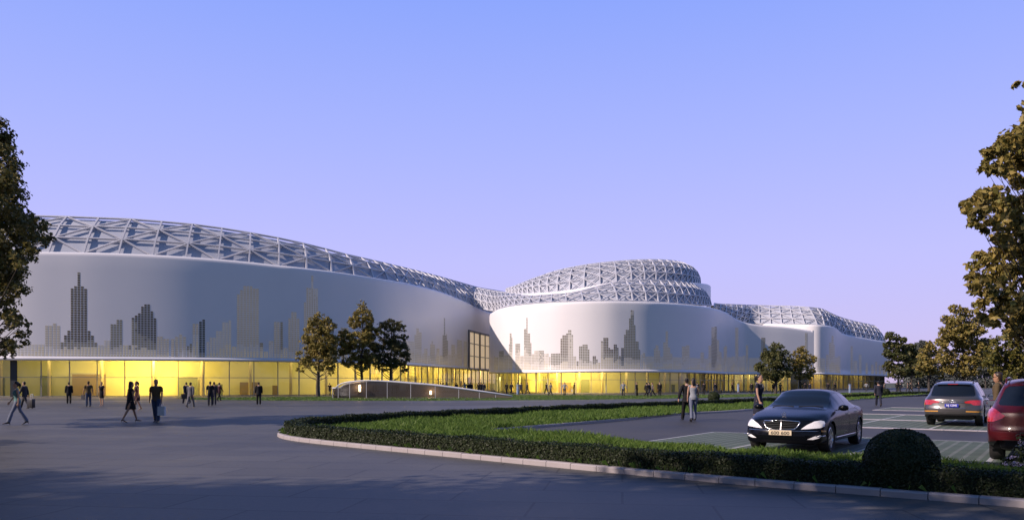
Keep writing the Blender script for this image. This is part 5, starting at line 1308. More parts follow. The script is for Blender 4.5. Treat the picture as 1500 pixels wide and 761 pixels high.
TEAL = cloth('teal', (0.10, 0.20, 0.20)); WHITE = cloth('white', (0.62, 0.62, 0.62)); BLUEL = cloth('pale_blue', (0.20, 0.27, 0.40)); SILV = cloth('silver_grey', (0.24, 0.26, 0.29)); MAROON = cloth('maroon', (0.05, 0.02, 0.025))
SHOE = mat('shoe_leather', (0.012, 0.011, 0.011), 0.35, spec=0.5); SHOET = mat('shoe_tan', (0.18, 0.12, 0.09), 0.45)
EYE_M = mat('eye_dark', (0.02, 0.015, 0.012), 0.2)
def skel(p):
    """joint positions, x forward, y left; angles in degrees, forward positive"""
    f = p.get('f', False); J = {}
    lean = R(p.get('lean', 2)); hw = 0.085 if f else 0.09; sw = 0.172 if f else 0.2
    J['pel'] = Vector((0, 0, 0.94))
    up = Vector((math.sin(lean), 0, math.cos(lean)))
    J['chest'] = J['pel']+up*0.34; J['neck'] = J['pel']+up*0.53; J['up'] = up
    for s, n in ((1, 'L'), (-1, 'R')):
        th, kn = p.get('leg'+n, (4 if s > 0 else -4, 3)); th, ab = R(th), R(p.get('splay', 2))
        h = J['pel']+Vector((0, s*hw, -0.03)); k = h+Vector((math.sin(th), s*math.sin(ab)*0.6, -math.cos(th)))*0.43
        sh = th-R(kn); a = k+Vector((math.sin(sh), 0, -math.cos(sh)))*0.42
        J['hip'+n], J['kne'+n], J['ank'+n] = h, k, a; J['foot'+n] = sh
        ar, el, out = p.get('arm'+n, (-6 if s > 0 else 8, 12, 8)); ar_, o_ = R(ar), R(out)
        S = J['pel']+up*0.452+Vector((0, s*sw, 0)); e = S+Vector((math.sin(ar_)*math.cos(o_), s*math.sin(o_), -math.cos(ar_)*math.cos(o_)))*0.285
        fa = ar_+R(el); o2 = o_*0.4; w = e+Vector((math.sin(fa)*math.cos(o2), s*math.sin(o2), -math.cos(fa)*math.cos(o2)))*0.25
        J['sho'+n], J['elb'+n], J['wri'+n] = S, e, w; J['hdir'+n] = (w-e).normalized()
    low = 1e9
    for n in 'LR':
        a = J['ank'+n]; low = min(low, a.z-0.075-(0.05 if p.get('heels') else 0))
    for k in list(J):
        if isinstance(J[k], Vector) and k not in ('up', 'hdirL', 'hdirR'): J[k] = J[k]-Vector((0, 0, low))
    return J
def limb_pts(a, b, ra, rb, mid=None, n=5):
    pts = []; rad = []
    for i in range(n):
        t = i/(n-1); pts.append(a.lerp(b, t)); r = ra+(rb-ra)*t
        if mid: r += mid*math.sin(PI*t)*(1.0 if t < 0.6 else 0.8)
        rad.append(r)
    return pts, rad
def torso_rings(J, f, infl=0.0, z0=-0.10, z1=0.55, tail=0.0):
    M_ = [(-.10, .150, .105, 0), (0, .162, .112, -.005), (.12, .142, .100, .0), (.24, .152, .110, .01), (.36, .172, .118, .008), (.44, .168, .105, 0), (.485, .128, .085, -.003), (.53, .062, .060, .0), (.56, .056, .057, .012)]
    F_ = [(-.10, .150, .108, -.01), (0, .158, .112, -.012), (.13, .112, .085, .0), (.24, .128, .098, .015), (.335, .145, .120, .025), (.42, .145, .09, 0), (.48, .10, .066, -.003), (.53, .050, .050, .0), (.56, .046, .048, .012)]
    pts = []; rad = []
    for h, w, d, x in (F_ if f else M_):
        if h < z0 or h > z1: continue
        pts.append(J['pel']+J['up']*h+Vector((x, 0, 0))); t = tail if h <= -.09 else 0
        rad.append((w+infl+t, d+infl+t))
    return pts, rad
def remesh(mb, name, voxel, smooth_it=4):
    me = mb.mesh(name); o = bpy.data.objects.new(name, me); COL.objects.link(o)
    m = o.modifiers.new('r', 'REMESH'); m.mode = 'VOXEL'; m.voxel_size = voxel
    s = o.modifiers.new('s', 'SMOOTH'); s.factor = 0.5; s.iterations = smooth_it
    dg = bpy.context.evaluated_depsgraph_get(); r = bpy.data.meshes.new_from_object(o.evaluated_get(dg))
    bpy.data.objects.remove(o); bpy.data.meshes.remove(me)
    r.polygons.foreach_set('use_smooth', [True]*len(r.polygons)); r.name = name
    return r
def head_geo(mb, J, p):
    up = J['up']; c = J['neck']+up*0.135+Vector((0.012, 0, 0)); yaw = R(p.get('look', 0))
    rings = [(-.125, .042, .050, .018), (-.105, .052, .070, .024), (-.06, .063, .086, .018), (-.01, .071, .096, .008), (.045, .074, .100, -.002), (.085, .064, .086, -.008), (.112, .040, .056, -.010), (.122, .014, .02, -.010)]
    Rz = Matrix.Rotation(yaw, 3, 'Z')
    k = 0.94 if p.get('f') else 1.0
    def T(v): return c+Rz @ Vector(v)
    tmp = MB(); tmp.tube([Vector((x, 0, z)) for z, w, d, x in rings], [(w*k, d*k) for z, w, d, x in rings], 18)
    tmp.tube([(.088, 0, .012), (.105, 0, -.022), (.112, 0, -.038), (.092, 0, -.046)], [.008, .011, .013, .008], 8)      # nose
    tmp.tube([(.075, 0, -.098), (.088, 0, -.104), (.082, 0, -.112)], [.02, .016, .012], 8)                              # chin
    tmp.tube([(.086, -.022, -.070), (.095, 0, -.071), (.086, .022, -.070)], [.006, .009, .006], 6)                      # lips
    for s in (1, -1): tmp.ball((-.005, s*.073*k, -.02), (.017, .009, .03), 8, 6)
    mb.add([T(v) for v in tmp.v], tmp.f)
    return T, k
def make_person(p, voxel=0.011):
    """returns the list of (part name, mesh, material): the first is the continuous body"""
    f = p.get('f', False); J = skel(p); out = []
    mb = MB(); pts, rad = torso_rings(J, f); mb.tube(pts, rad, 20)
    T, hk = head_geo(mb, J, p); k = 0.86 if f else 1.0
    for n, s in (('L', 1), ('R', -1)):
        a, b = limb_pts(J['hip'+n], J['kne'+n], .088*(1.0 if f else 1), .054*k, .004); mb.tube(a, b, 12)
        a, b = limb_pts(J['kne'+n]+Vector((0, 0, .03)), J['ank'+n], .052*k, .034*k, .012); mb.tube(a, b, 12)
        sh = J['foot'+n]; tip = 0.10 if p.get('heels') else 0.0
        an = J['ank'+n]; d = Vector((math.cos(sh*0.5-tip*2.2), 0, math.sin(sh*0.5-tip*2.2)))
        mb.tube([an+Vector((-.045, 0, -.035)), an+Vector((0, 0, -.035)), an+Vector((0, 0, -.045))+d*.10, an+Vector((0, 0, -.052))+d*.17, an+Vector((0, 0, -.056))+d*.20], [(.028, .024), (.036, .036), (.042, .026), (.040, .019), (.022, .013)], 10)
        mb.tube([an+Vector((0, 0, .03)), an+Vector((-.005, 0, -.04))], [.034*k, .036], 10)
        S, E, W = J['sho'+n], J['elb'+n], J['wri'+n]; q = 0.82 if f else 1.0
        mb.tube([S+Vector((0, -s*.085, .022)), S+Vector((0, -s*.03, .006)), S+(E-S)*.10], [.042*q, .050*q, .050*q], 10)
        a, b = limb_pts(S, E, .050*q, .038*q, .004); mb.tube(a, b, 10)
        a, b = limb_pts(E-(W-E)*.06, W, .039*q, .026*q, .004); mb.tube(a, b, 10)
        # hand: palm, four unequal fingers, thumb from the side of the palm
        h = J['hdir'+n]; side = Vector((0, s, 0)); fr = h.cross(side).normalized()          # across the palm (towards the thumb side)
        if fr.x < 0: fr = -fr
        palm_n = -side
        mb.tube([W-h*.01, W+h*.035, W+h*.075, W+h*.09], [(.020, .026), (.017, .038), (.016, .040), (.012, .036)], 10, ref=palm_n)
        for i, L_ in enumerate((.072, .082, .076, .058)):
            b0 = W+h*.082+fr*(.030-.021*i); fan = fr*(.010-.0075*i)
            k1 = b0+(h*.9+palm_n*.25).normalized()*L_*.5+fan*.5; k2 = k1+(h*.7+palm_n*.65).normalized()*L_*.5+fan*.5
            mb.tube([b0-h*.02, k1, k2], [.0095, .0088, .0072], 6)
        t0 = W+h*.022+fr*.026; mb.tube([t0-fr*.01, t0+(fr*.75+h*.7+palm_n*.2).normalized()*.038, t0+(fr*.45+h*.95+palm_n*.35).normalized()*.072], [.013, .011, .0085], 6)
    out.append(('body', remesh(mb, 'body', voxel, 3), p.get('skin', SKIN)))
    # hair
    hb = MB(); hs = p.get('hair', 'short')
    tmp = MB(); tmp.ball((-.012, 0, .030), (.098*hk+.006, .078*hk+.005, .104), 18, 12)
    keep = [v for v in tmp.v]
    cap = MB(); cap.tube([Vector((x, 0, z)) for z, w, d, x in [(-.075, .050, .045, -.055), (-.03, .070, .062, -.04), (.02, .080, .088, -.022), (.062, .079, .101, -.012), (.098, .066, .085, -.012), (.124, .042, .055, -.012), (.133, .015, .02, -.012)]], [(w*hk, d*hk) for z, w, d, x in [(-.075, .050, .045, -.055), (-.03, .070, .062, -.04), (.02, .080, .088, -.022), (.062, .079, .101, -.012), (.098, .066, .085, -.012), (.124, .042, .055, -.012), (.133, .015, .02, -.012)]], 16)
    if hs in ('ponytail', 'long', 'bun'):
        if hs == 'ponytail': cap.tube([(-.085, 0, .06), (-.125, 0, .05), (-.145, 0, -.02), (-.13, 0, -.12), (-.12, 0, -.17)], [.022, .033, .036, .027, .010], 10)
        if hs == 'long': cap.tube([(-.03, 0, .02), (-.055, 0, -.06), (-.07, 0, -.14), (-.075, 0, -.21)], [(.082, .075), (.085, .06), (.08, .045), (.05, .02)], 14)
        if hs == 'bun': cap.ball((-.11, 0, .06), .045, 10, 8)
    hb.add([T(v) for v in cap.v], cap.f)
    out.append(('hair', remesh(hb, 'hair', voxel, 2), p.get('hairm', HAIR)))
    for s in (1, -1):
        e = MB(); e.ball(T((.0865*hk, s*.030*hk, -.002)), (.010, .013, .009), 8, 6); out.append(('eye', e.mesh('eye'), EYE_M))
    if p.get('glasses'):
        g = MB()
        for s in (1, -1): g.ball(T((.092, s*.031, -.002)), (.010, .026, .018), 10, 6)
        g.bar(T((.098, -.02, .004)), T((.098, .02, .004)), .006, .006)
        for s in (1, -1): g.bar(T((.088, s*.058, .004)), T((.0, s*.078, .0)), .005, .006)
        out.append(('sunglasses', g.mesh('sunglasses'), mat('dark_lens', (.006, .006, .008), .1)))
    # clothes
    def sleeves(mb, infl, upto):
        for n, s in (('L', 1), ('R', -1)):
            S, E, W = J['sho'+n], J['elb'+n], J['wri'+n]; q = 0.82 if f else 1.0
            mb.tube([S+Vector((0, -s*.10, .026)), S+Vector((0, -s*.035, .006)), S+(E-S)*.10], [.040*q+infl, .050*q+infl, .050*q+infl], 12)
            if upto > 1:
                a, b = limb_pts(S, E, .050*q+infl, .040*q+infl, .004); mb.tube(a, b, 12); e = E.lerp(W, min(1, upto-1)); a, b = limb_pts(E-(W-E)*.08, e, .042*q+infl, .031*q+infl, .004); mb.tube(a, b, 12)
            elif upto > 0:
                e = S.lerp(E, upto); a, b = limb_pts(S, e, .050*q+infl, .048*q+infl, 0, 4); mb.tube(a, b, 12)
    top, tm, sl = p.get('top', ('shirt', BLK, .5))
    mb = MB(); infl = {'jacket': .024, 'shirt': .014, 'vest': .010, 'dress': .012}[top]
    z1 = .50 if top != 'vest' else .43
    pts, rad = torso_rings(J, f, infl, -.11, z1, .012 if top == 'jacket' else 0.0)
    if top == 'jacket':
        pts = [pts[0]-J['up']*.09]+pts; rad = [(rad[0][0]+.012, rad[0][1]+.012)]+rad
    if top in ('jacket', 'shirt', 'dress') and len(pts): rad[-1] = (rad[-1][0]-.012, rad[-1][1]-.012)
    mb.tube(pts, rad, 22); sleeves(mb, infl*0.9, sl)
    if top == 'dress' or 'skirt' in p:
        L_ = p.get('skirt', .42); kc = (J['kneL']+J['kneR'])/2; dxy = abs(J['kneL'].x-J['kneR'].x)/2
        hz = J['pel'].z-L_; t = min(1.0, L_/0.46)
        mb.tube([J['pel']+J['up']*.05, J['pel']+Vector((0, 0, -.08)), J['pel'].lerp(Vector((kc.x*t, 0, hz)), .55), Vector((kc.x*t, 0, hz))], [(.155, .115), (.178, .135), (.172, .125+dxy*t*.5), (.165, .105+dxy*t*.95)], 22)
    out.append((top if top != 'vest' else 'tank_top', remesh(mb, top, voxel, 3), tm))
    if top == 'jacket' and p.get('collar', True):
        mb = MB(); n0 = J['pel']+J['up']*.515
        mb.tube([n0-J['up']*.03, n0+J['up']*.022], [(.064 if f else .072, .066), (.058 if f else .064, .060)], 14); out.append(('collar', mb.mesh('collar'), p.get('shirtm', WHITE)))
        mb = MB(); c0 = J['pel']
        def Fp(h, y, d): return c0+J['up']*h+Vector((d, y, 0))
        mb.add([Fp(.50, .032, .075), Fp(.50, -.032, .075), Fp(.28, 0, .142)], [(0, 1, 2)]); out.append(('shirt_front', mb.mesh('shirt_front'), p.get('shirtm', WHITE)))
    if p.get('scarf'):
        mb = MB(); n0 = J['pel']+J['up']*.49; mb.tube([n0+Vector((.08*math.cos(a), .085*math.sin(a), .012*math.cos(a*2)-.02*math.cos(a))) for a in np.linspace(0, 2*PI, 14, endpoint=False)], .030, 8, closed=True)
        mb.tube([n0+Vector((.09, .01, -.01)), n0+Vector((.125, .02, -.09)), n0+Vector((.13, .02, -.17))], [.03, .036, .02], 8); out.append(('scarf', mb.mesh('scarf'), p['scarf']))
    if p.get('legs'):
        mb = MB(); infl = .017 if not f else .010
        pts, rad = torso_rings(J, f, infl*.8, -.11, .13); mb.tube(pts, rad, 20)
        for n, s in (('L', 1), ('R', -1)):
            a, b = limb_pts(J['hip'+n], J['kne'+n], .090+infl, .056*k+infl, .004); mb.tube(a, b, 14)
            flare = p.get('flare', .012); an = J['ank'+n]+(J['kne'+n]-J['ank'+n])*(-.03)
            a, b = limb_pts(J['kne'+n]+Vector((0, 0, .03)), an, .055*k+infl, .040*k+infl+flare, .004); mb.tube(a, b, 14)
        out.append(('trousers', remesh(mb, 'trousers', voxel, 3), p['legs']))
    for n in 'LR':
        mb = MB(); an = J['ank'+n]; sh = J['foot'+n]; tip = 0.10 if p.get('heels') else 0.0; d = Vector((math.cos(sh*.5-tip*2.2), 0, math.sin(sh*.5-tip*2.2)))
        mb.tube([an+Vector((-.060, 0, -.04)), an+Vector((-.02, 0, -.034)), an+Vector((.02, 0, -.038)), an+Vector((0, 0, -.048))+d*.11, an+Vector((0, 0, -.056))+d*.18, an+Vector((0, 0, -.060))+d*.215], [(.030, .030), (.043, .036), (.046, .034), (.050, .026), (.047, .019), (.026, .012)], 12)
        if p.get('heels'): mb.tube([an+Vector((-.05, 0, -.05)), an+Vector((-.055, 0, -.125))], [.016, .008], 8)
        out.append(('shoe', mb.mesh('shoe'), p.get('shoes', SHOE)))
    return out, J
PROTO = {}
def proto(key, p, voxel):
    if key not in PROTO: PROTO[key] = make_person(p, voxel)
    return PROTO[key]
def person(key, p, px, py, h_px, yaw, label, group=None, voxel=0.012, Y=None, tall=None):
    """px, py: where the feet stand in the photo; h_px: height in the photo; yaw: 0 faces away, 90 faces left"""
    parts, J = proto(key, p, voxel); g = G(px, py)
    if Y: g = Vector(((px-HX)*Y/F, Y, 0))
    H = tall or h_px*g.y/F; s = H/1.775
    z = 0.014
    t = thing('person', label, 'person', (g.x, g.y, z), R(90+yaw)-math.atan2(g.x, g.y), group); t.scale = (s, s, s)
    for nm, me, m in parts:
        if not me.materials: me.materials.append(m)
        sm = nm in ('eye', 'shoe', 'collar', 'scarf', 'sunglasses')
        o = bpy.data.objects.new(nm, me); COL.objects.link(o); o.parent = t
        if sm: me.polygons.foreach_set('use_smooth', [True]*len(me.polygons))
    return t, s, J
def far_mesh(key, p, voxel=0.016):
    """one mesh for the figures far away, with the same clothes as material slots"""
    k = 'far_'+key
    if k in PROTO: return PROTO[k]
    parts, J = make_person(p, voxel); bm = bmesh.new(); mats = []
    for nm, me, m in parts:
        if m not in mats: mats.append(m)
        n0 = len(bm.faces); bm.from_mesh(me); bm.faces.ensure_lookup_table()
        for fc in bm.faces[n0:]: fc.material_index = mats.index(m); fc.smooth = True
    me = bpy.data.meshes.new(k); bm.to_mesh(me); bm.free()
    for m in mats: me.materials.append(m)
    PROTO[k] = me; return me
def far(key, p, px, py, yaw, label, tall=1.74, Y=None, group=None):
    g = G(px, py) if Y is None else Vector(((px-HX)*Y/F, Y, 0))
    o = bpy.data.objects.new('person', far_mesh(key, p)); COL.objects.link(o)
    o.location = (g.x, g.y, 0.014); o.rotation_euler = (0, 0, R(90+yaw)-math.atan2(g.x, g.y)); s = tall/1.775; o.scale = (s, s, s)
    tag(o, label, 'person', group); return o
def hand_at(t, s, J, n, drop=0.09):
    w = J['wri'+n]+J['hdir'+n]*drop
    return Matrix.Translation(t.location) @ Matrix.Rotation(t.rotation_euler.z, 4, 'Z') @ (w*s)
WALK = dict(legL=(24, 6), legR=(-16, 22), armL=(-20, 12, 7), armR=(20, 18, 7))
WALK2 = dict(legL=(-18, 18), legR=(22, 5), armL=(18, 16, 7), armR=(-18, 12, 7))
STAND = dict(legL=(3, 2), legR=(-3, 3), armL=(2, 10, 7), armR=(-2, 10, 7), splay=3)
SUIT = dict(top=('jacket', BLK, 1.97), legs=BLK); SUITN = dict(top=('jacket', NAVY, 1.97), legs=NAVY); SUITC = dict(top=('jacket', CHAR, 1.97), legs=CHAR)
def D(*ds, **k):
    o = {}
    for d in ds: o.update(d)
    o.update(k); return o
GP = 'people walking on the plaza'
# --- plaza, left
person('w_teal', D(dict(legL=(23, 4), legR=(-17, 14), armL=(-10, 12, 6), armR=(14, 20, 6)), f=True, heels=True, hair='ponytail', top=('vest', TEAL, 0), legs=JEANL, flare=.03, look=0), 25, 622, 64.5, 95, 'woman with a ponytail in a teal tank top and pale jeans striding left', GP)
t, s, J = person('m_case', D(WALK2, SUITC, armR=(-14, 6, 8)), 36, 597.5, 40.5, 60, 'man in a dark grey suit pulling a black trolley case', GP)
def trolley(loc, rz, label, h=.56, hand=None):
    c = thing('trolley_case', label, 'suitcase', loc, rz); mb = MB(); mb.box((0, 0, h/2+.05), (.24, .46, h), bev=.03); mb.build('case', mat('case_black', (.012, .012, .013), .45), c, True, 40)
    mb = MB()
    for q in (-.09, .09): mb.bar((0.06, q, h), (0.06, q, h+.34), .02, .02)
    mb.bar((0.06, -.10, h+.34), (0.06, .10, h+.34), .03, .03); mb.build('handle', M_chrome, c)
    for q in (-.17, .17):
        mb = MB(); mb.lathe([(.0, -.02), (.04, -.02), (.04, .02), (0, .02)], Matrix.Translation((-.06, q, .04)), 14); mb.build('wheel', M_plastic, c)
g = G(45.5, 598); trolley(g+Vector((0, 0, .012)), R(70), 'black trolley case behind the man in a dark grey suit at the far left')
person('m_back', D(STAND, SUIT), 101, 591, 32, 0, 'man in a black suit standing alone before the glass, second suit from the left', GP)
t, s, J = person('m_tee', D(STAND, top=('shirt', BROWN, .55), legs=JEAN, armL=(4, 14, 14), armR=(-2, 10, 12), skin=SKIN2), 129.5, 595, 37.5, 10, 'man in a dark brown tee and jeans carrying a grey folder', GP)
def folder(p, label, m, size=(.03, .24, .32), name='folder', cat='folder', rz=0):
    c = thing(name, label, cat, (p.x, p.y, p.z-size[2]/2-.01), rz); mb = MB(); mb.box((0, 0, 0), size, bev=.008); mb.build('case', m, c)
    mb = MB(); w = size[1]*.28; mb.tube([(0, -w, size[2]/2-.01), (0, -w, size[2]/2+.03), (0, -w*.6, size[2]/2+.05), (0, w*.6, size[2]/2+.05), (0, w, size[2]/2+.03), (0, w, size[2]/2-.01)], .008, 6); mb.build('handle', m, c)
folder(hand_at(t, s, J, 'L'), 'slim grey folder in the hand of the man in jeans', GREYC, rz=R(100))
person('w_dress', D(STAND, f=True, heels=True, hair='bun', top=('dress', BLK, .3), skirt=.40, shoes=SHOET, skin=SKIN), 149, 594.5, 35, 150, 'woman in a short black dress standing right of the man in jeans', GP)
person('w_dress2', D(dict(legL=(22, 4), legR=(-18, 12), armL=(-12, 10, 6), armR=(6, 12, 6)), f=True, heels=True, hair='long', top=('dress', BLK, .3), skirt=.40, shoes=SHOET, skin=SKIN2), 191, 618.5, 61, -70, 'woman with long black hair in a short black dress and heels', GP, voxel=.01)
person('w_pony2', D(dict(legL=(16, 4), legR=(-14, 12)), f=True, heels=True, hair='ponytail', top=('dress', MAROON, .3), skirt=.38, shoes=SHOET, skin=SKIN2), 200.5, 601, 43, 115, 'woman with a ponytail in a dark dress facing the long haired woman', GP)
t, s, J = person('m_olive', D(dict(legL=(6, 2), legR=(-8, 8), armL=(10, 6, 10), armR=(-18, 12, 16)), top=('shirt', OLIVE, .6), legs=JEAN, skin=SKIN2, look=25), 229, 618, 63.5, 158, 'man in an olive shirt and jeans carrying a white shopping bag', GP, voxel=.01)
def paper_bag(p, label, rz, m=WHITE, size=(.10, .34, .38), name='shopping_bag'):
    c = thing(name, label, 'bag', (p.x, p.y, p.z-.18-size[2]), rz); mb = MB(); x, y, h = size
    vs = [(-x/2, -y/2, 0), (x/2, -y/2, 0), (x/2, y/2, 0), (-x/2, y/2, 0), (-x*.42, -y/2, h), (x*.42, -y/2, h), (x*.42, y/2, h), (-x*.42, y/2, h)]
    mb.add(vs, [(3, 2, 1, 0), (0, 1, 5, 4), (1, 2, 6, 5), (2, 3, 7, 6), (3, 0, 4, 7)]); mb.build('bag_body', m, c)
    for q in (-x*.42, x*.42):
        mb = MB(); mb.tube([(q, -y*.22, h-.01), (q*.8, -y*.16, h+.12), (q*.3, 0, h+.19), (q*.8, y*.16, h+.12), (q, y*.22, h-.01)], .006, 6); mb.build('handle', m, c)
paper_bag(hand_at(t, s, J, 'L', .07), 'white shopping bag in the hand of the man in olive', R(75))
t, s, J = person('m_brief', D(WALK, SUITN), 273, 590.5, 32.5, 30, 'man in a dark suit carrying a large brown case, half behind the grey suit', GP)
folder(hand_at(t, s, J, 'L', .06), 'large dark brown case hanging beside the man left of the grey suit', mat('case_brown', (.035, .025, .02), .5), (.16, .46, .40), 'briefcase', 'case', R(120))
person('m_grey', D(WALK2, top=('jacket', GREYC, 1.97), legs=GREYC), 279, 596, 38, -25, 'man in a grey suit right of the large brown case', GP)
person('m_dark1', D(STAND, top=('shirt', BLK, .9), legs=NAVY), 308, 594, 36, 8, 'stocky man in black shirt and navy trousers, left of the group of three', GP)
person('m_dark2', D(STAND, top=('shirt', CHAR, 1.9), legs=NAVY), 313.5, 592.5, 34, -12, 'man in a charcoal top and navy trousers in the middle of the group of three', GP)
person('w_walk', D(WALK, f=True, hair='short', top=('jacket', MAROON, 1.95), legs=BLK), 321, 586.8, 28, -40, 'person in a maroon jacket walking, at the right of the group of three', GP)
person('m_back2', D(STAND, SUIT, hairm=HAIRB), 379, 592.3, 33.5, 0, 'man in a black suit standing alone at the edge of the lawn', GP)
person('m_lawn', D(STAND, top=('shirt', BLK, .6), legs=CHAR), 483, 579, 18.5, 0, 'dark figure on the lawn beside the left end of the low oval canopy', GP, voxel=.014)
# --- by the black sedan and the lot
t, s, J = person('m_couple', D(dict(legL=(18, 4), legR=(-15, 10), armL=(-6, 18, 22), armR=(10, 20, 8)), SUIT, look=-20), 1006.5, 615, 63.5, 22, 'man in a black suit walking arm in arm with the woman in grey', None, voxel=.01)
t, s, J = person('w_couple', D(dict(legL=(-10, 8), legR=(12, 3), armL=(2, 8, 8), armR=(8, 24, 8)), f=True, heels=True, hair='long', top=('vest', SILV, 0), legs=JEANL, flare=.02, look=20), 1015.5, 617, 63, 8, 'woman seen from behind in a silver grey top and pale trousers', None, voxel=.01)
person('w_car', D(dict(legL=(6, 3), legR=(-8, 6), armL=(-4, 8, 9), armR=(6, 12, 8), skin=SKIN, look=-6), f=True, heels=True, hair='ponytail', top=('dress', NAVY, .35), skirt=.46, scarf=GREYC, shoes=SHOE), 1111, 632, 83, -110, 'woman in a navy dress with a grey scarf standing behind the black sedan', None, voxel=.009)
person('m_suit', D(WALK, SUITN), 1287, 594.5, 38.8, 8, 'man in a dark navy suit walking away across the car park', None, voxel=.011)
person('m_shades', D(STAND, top=('jacket', BROWN, 1.97), legs=CHAR, glasses=True, shirtm=OLIVE, hairm=HAIRB, look=0, skin=SKIN2), 1464, 648, 105, 80, 'man in sunglasses and a brown jacket beside the roof of the red car', None, voxel=.01, Y=22.6, tall=1.97)
# --- figures before the drum: one mesh each
K1 = D(WALK, SUIT); K2 = D(STAND, SUIT); K3 = D(WALK2, SUITN); K4 = D(STAND, f=True, hair='long', top=('dress', BLUEL, .4), skirt=.75, shoes=SHOE); K5 = D(WALK, top=('shirt', GREYC, .6), legs=CHAR)
K6 = D(dict(legL=(6, 2), legR=(-6, 4), armL=(0, 10, 34), armR=(0, 8, 26)), top=('shirt', SILV, 1.9), legs=CHAR); K7 = D(WALK2, f=True, hair='ponytail', top=('jacket', BLK, 1.95), legs=BLK, collar=False)
KS = dict(k1=K1, k2=K2, k3=K3, k4=K4, k5=K5, k6=K6, k7=K7)
GF = 'people before the glowing glass of the hall'
def fp(k, px, py, yaw, label, **kw): return far(k, KS[k], px, py, yaw, label, group=GF, **kw)
fp('k7', 742, 576.7, 10, 'dark figure, leftmost of the walkers before the round drum')
fp('k1', 749, 576.8, -40, 'dark figure with a shoulder bag, second from the left before the drum')
fp('k4', 758.5, 579.6, 0, 'woman in a long pale blue dress before the drum')
fp('k3', 763, 576.6, -30, 'dark figure right behind the woman in pale blue')
fp('k3', 772.5, 576.8, 90, 'single dark walker right of the woman in pale blue')
fp('k1', 800.5, 576.8, 60, 'dark walker overlapped by the figure in grey before the drum')
fp('k5', 806.5, 579.5, -60, 'figure in grey overlapping a dark walker before the drum')
fp('k6', 827, 579, 170, 'figure in a pale top with arms held out before the drum')
t = fp('k2', 841, 577.2, -90, 'dark figure with a white bag, right of the one with arms held out')
paper_bag(Vector((t.location.x-.32, t.location.y-.1, .86)), 'small white bag beside a dark figure before the drum', R(80), size=(.08, .22, .26))
fp('k6', 913, 580, 185, 'figure with arms held out before the middle of the drum', tall=1.78)
fp('k2', 933, 579.5, 80, 'dark figure with a briefcase, left of the group of three suits')
fp('k1', 947, 580.4, -50, 'grey dark suit at the left of the group of three suits')
fp('k3', 951, 580.2, 60, 'dark suit half hidden in the middle of the group of three suits')
fp('k5', 956, 580, 100, 'grey shirted figure at the right of the group of three suits')
fp('k2', 966.5, 579.7, 180, 'man facing us in a black suit with white shirt front')
fp('k2', 1021.5, 577, 0, 'dark figure just right of the walking couple')
fp('k2', 1031, 577.5, 0, 'dark suit standing between the couple and the small ball shrub')
t = fp('k3', 1048, 576, 60, 'dark walker pulling a small case, right of the small ball shrub')
trolley(Vector((t.location.x+.75, t.location.y, .012)), R(20), 'small black case pulled by the dark walker near the ball shrub', .5)
fp('k7', 1073, 575.6, 90, 'slim dark figure between the small case and the woman in navy')
fp('k4', 1081.5, 575.6, 0, 'figure in pale blue grey left of the woman in navy')
fp('k2', 1101, 576, 0, 'dark figure partly hidden behind the woman in navy')
fp('k1', 1133, 576, 20, 'dark walker under the dark wide tree')
fp('k5', 1143, 576, -20, 'grey walker under the dark wide tree')
fp('k2', 1179, 573, 0, 'dark figure left of the pair under the slim forked tree', Y=140)
fp('k3', 1186, 573, 0, 'dark figure right of the pair under the slim forked tree', Y=140)
fp('k2', 1213, 573, 0, 'dark figure above the middle of the sedan roof', Y=142)
fp('k7', 1223, 573, 60, 'slim dark figure right of the one above the sedan roof', Y=142)
fp('k4', 1245, 577, 20, 'pale figure on the walk above the rear of the sedan')
fp('k6', 1269, 573, 0, 'pale topped figure left of the man in the navy suit', Y=150)
fp('k5', 1296, 573, 30, 'grey figure right of the man in the navy suit', Y=150)
for i, (px, k, w) in enumerate(((1314, 'k2', 'leftmost'), (1319, 'k3', 'second'), (1330, 'k5', 'third'), (1334, 'k1', 'fourth'), (1346, 'k2', 'rightmost'))):
    fp(k, px, 572, 30*i, 'far dark figure under the trees left of the grey car, %s of five' % w, Y=140)
# entrance recess
for px, k, w in ((622, 'k2', 'first'), (645.5, 'k1', 'second'), (649.5, 'k3', 'third'), (654, 'k2', 'fourth'), (668.5, 'k7', 'fifth'), (681, 'k6', 'sixth'), (686, 'k1', 'seventh'), (690, 'k2', 'eighth'), (701, 'k7', 'ninth'), (704.8, 'k2', 'tenth'), (708.5, 'k3', 'last')):
    fp(k, px, 574, 20, 'dark figure before the entrance glass, %s from the left behind the oval canopy' % w, Y=112)

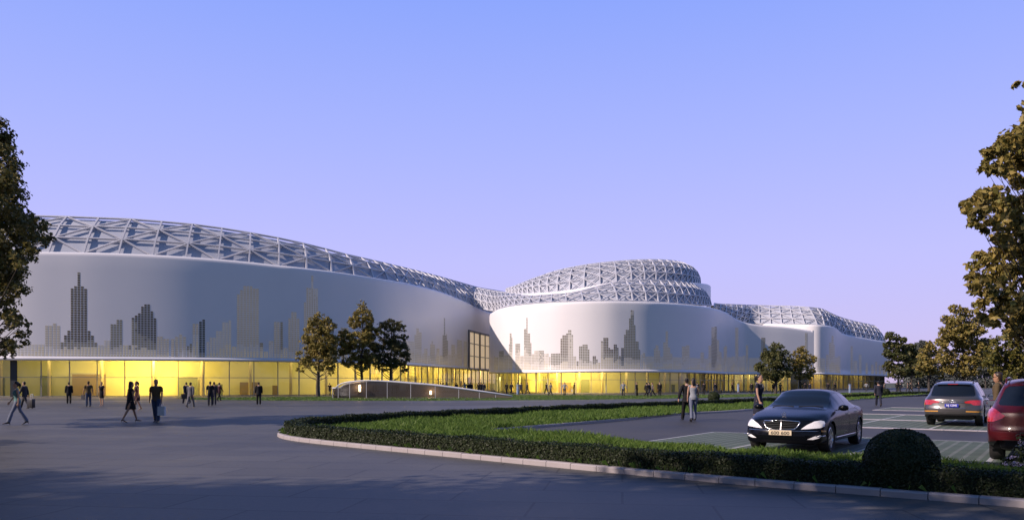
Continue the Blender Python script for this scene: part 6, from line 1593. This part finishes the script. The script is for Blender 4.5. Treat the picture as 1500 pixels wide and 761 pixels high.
# ================================================================== the low oval ramp canopy
def canopy():
    t = thing('ramp_canopy', 'low oval glass canopy with white rim over a lit ramp, on the lawn', 'canopy', (-9.6, 84, 0)); n = 72
    RIM = [(488.5, 568), (489, 565), (497, 561.6), (507, 559), (534, 556.7), (565, 557.8), (596, 560.3), (632, 563.4), (674.6, 569), (717, 575), (745, 579.3), (752, 580.6)]
    pl = []
    for i in range(n):
        a = 2*PI*i/n; c, s_ = math.cos(a), math.sin(a)
        x = 9.6*c; y = 3.1*s_*(1-0.55*max(0, c)**1.3)
        pl.append((x, y))
    def zr(x, y):
        Y = 84+y-1; px = HX+(x-9.6)*F/81.5
        return max(0.06, EYE+(HY-interp_line(RIM, px))*81.5/F)
    rim = [Vector((x, y, zr(x, y))) for x, y in pl]
    mb = MB(); mb.tube(rim, (.075), 8, closed=True, ref=Vector((0, 0, 1))); mb.build('rim', M_steel, t, True)
    back = [i for i in range(n+1) if math.sin(2*PI*i/n) > -0.02]; front = [i % n for i in range(n//2, n+1)]
    mb = MB(); rows = []
    for i in range(0, n//2+1):
        x, y = pl[i % n]; z = rim[i % n].z; rows.append([(x, y, 0.0), (x, y, z*.5), (x*1.0, y*1.0, z-.02)])
    mb.grid(rows); mb.build('back_wall', mat('ramp_wall', (.045, .034, .028), .6, noise=(.8, .3)), t, True)
    mb = MB(); rows = [[(pl[i][0], pl[i][1], 0.0), (pl[i][0], pl[i][1], rim[i].z-.04)] for i in front]
    mb.grid(rows); mb.build('glass', M_glass, t, True)
    for k, i in enumerate(front[2:-6:3]):
        mb = MB(); mb.bar((pl[i][0], pl[i][1]-.03, 0), (pl[i][0], pl[i][1]-.03, rim[i].z), .045, .045); mb.build('post', M_steel, t)
    mb = MB(); fl = [(pl[i][0], pl[i][1], .03) for i in range(n)]; mb.add(fl, [tuple(range(n))]); mb.build('ramp_floor', mat('ramp_floor', (.08, .065, .06), .6), t)
    for px in (526, 629):
        x = (px-HX)*85.5/F+9.6; y = 2.2; 
        for yy in np.linspace(3.2, 1.0, 40):
            if abs(x)/9.6 < 1 and yy < 3.1*math.sqrt(max(0, 1-(x/9.6)**2))*(1-0.55*max(0, x/9.6)**1.3)-.15: y = yy; break
        z = .75 if px == 526 else .55
        if px == 526: z = 1.05
        mb = MB(); mb.box((x, y, z), (.22, .12, .75 if px == 526 else .42), bev=.03); mb.build('wall_lamp', mat('lamp_glow', (1, .8, .6), .4, emit=((1, .72, .42), 3.0)), t)
        ld = bpy.data.lights.new('RampLamp', 'POINT'); ld.energy = 38; ld.color = (1, .62, .34); ld.shadow_soft_size = .2
        lo = bpy.data.objects.new('RampLamp', ld); COL.objects.link(lo); lo.location = Vector((-9.6+x, 84+y-.35, z+.1))
canopy()
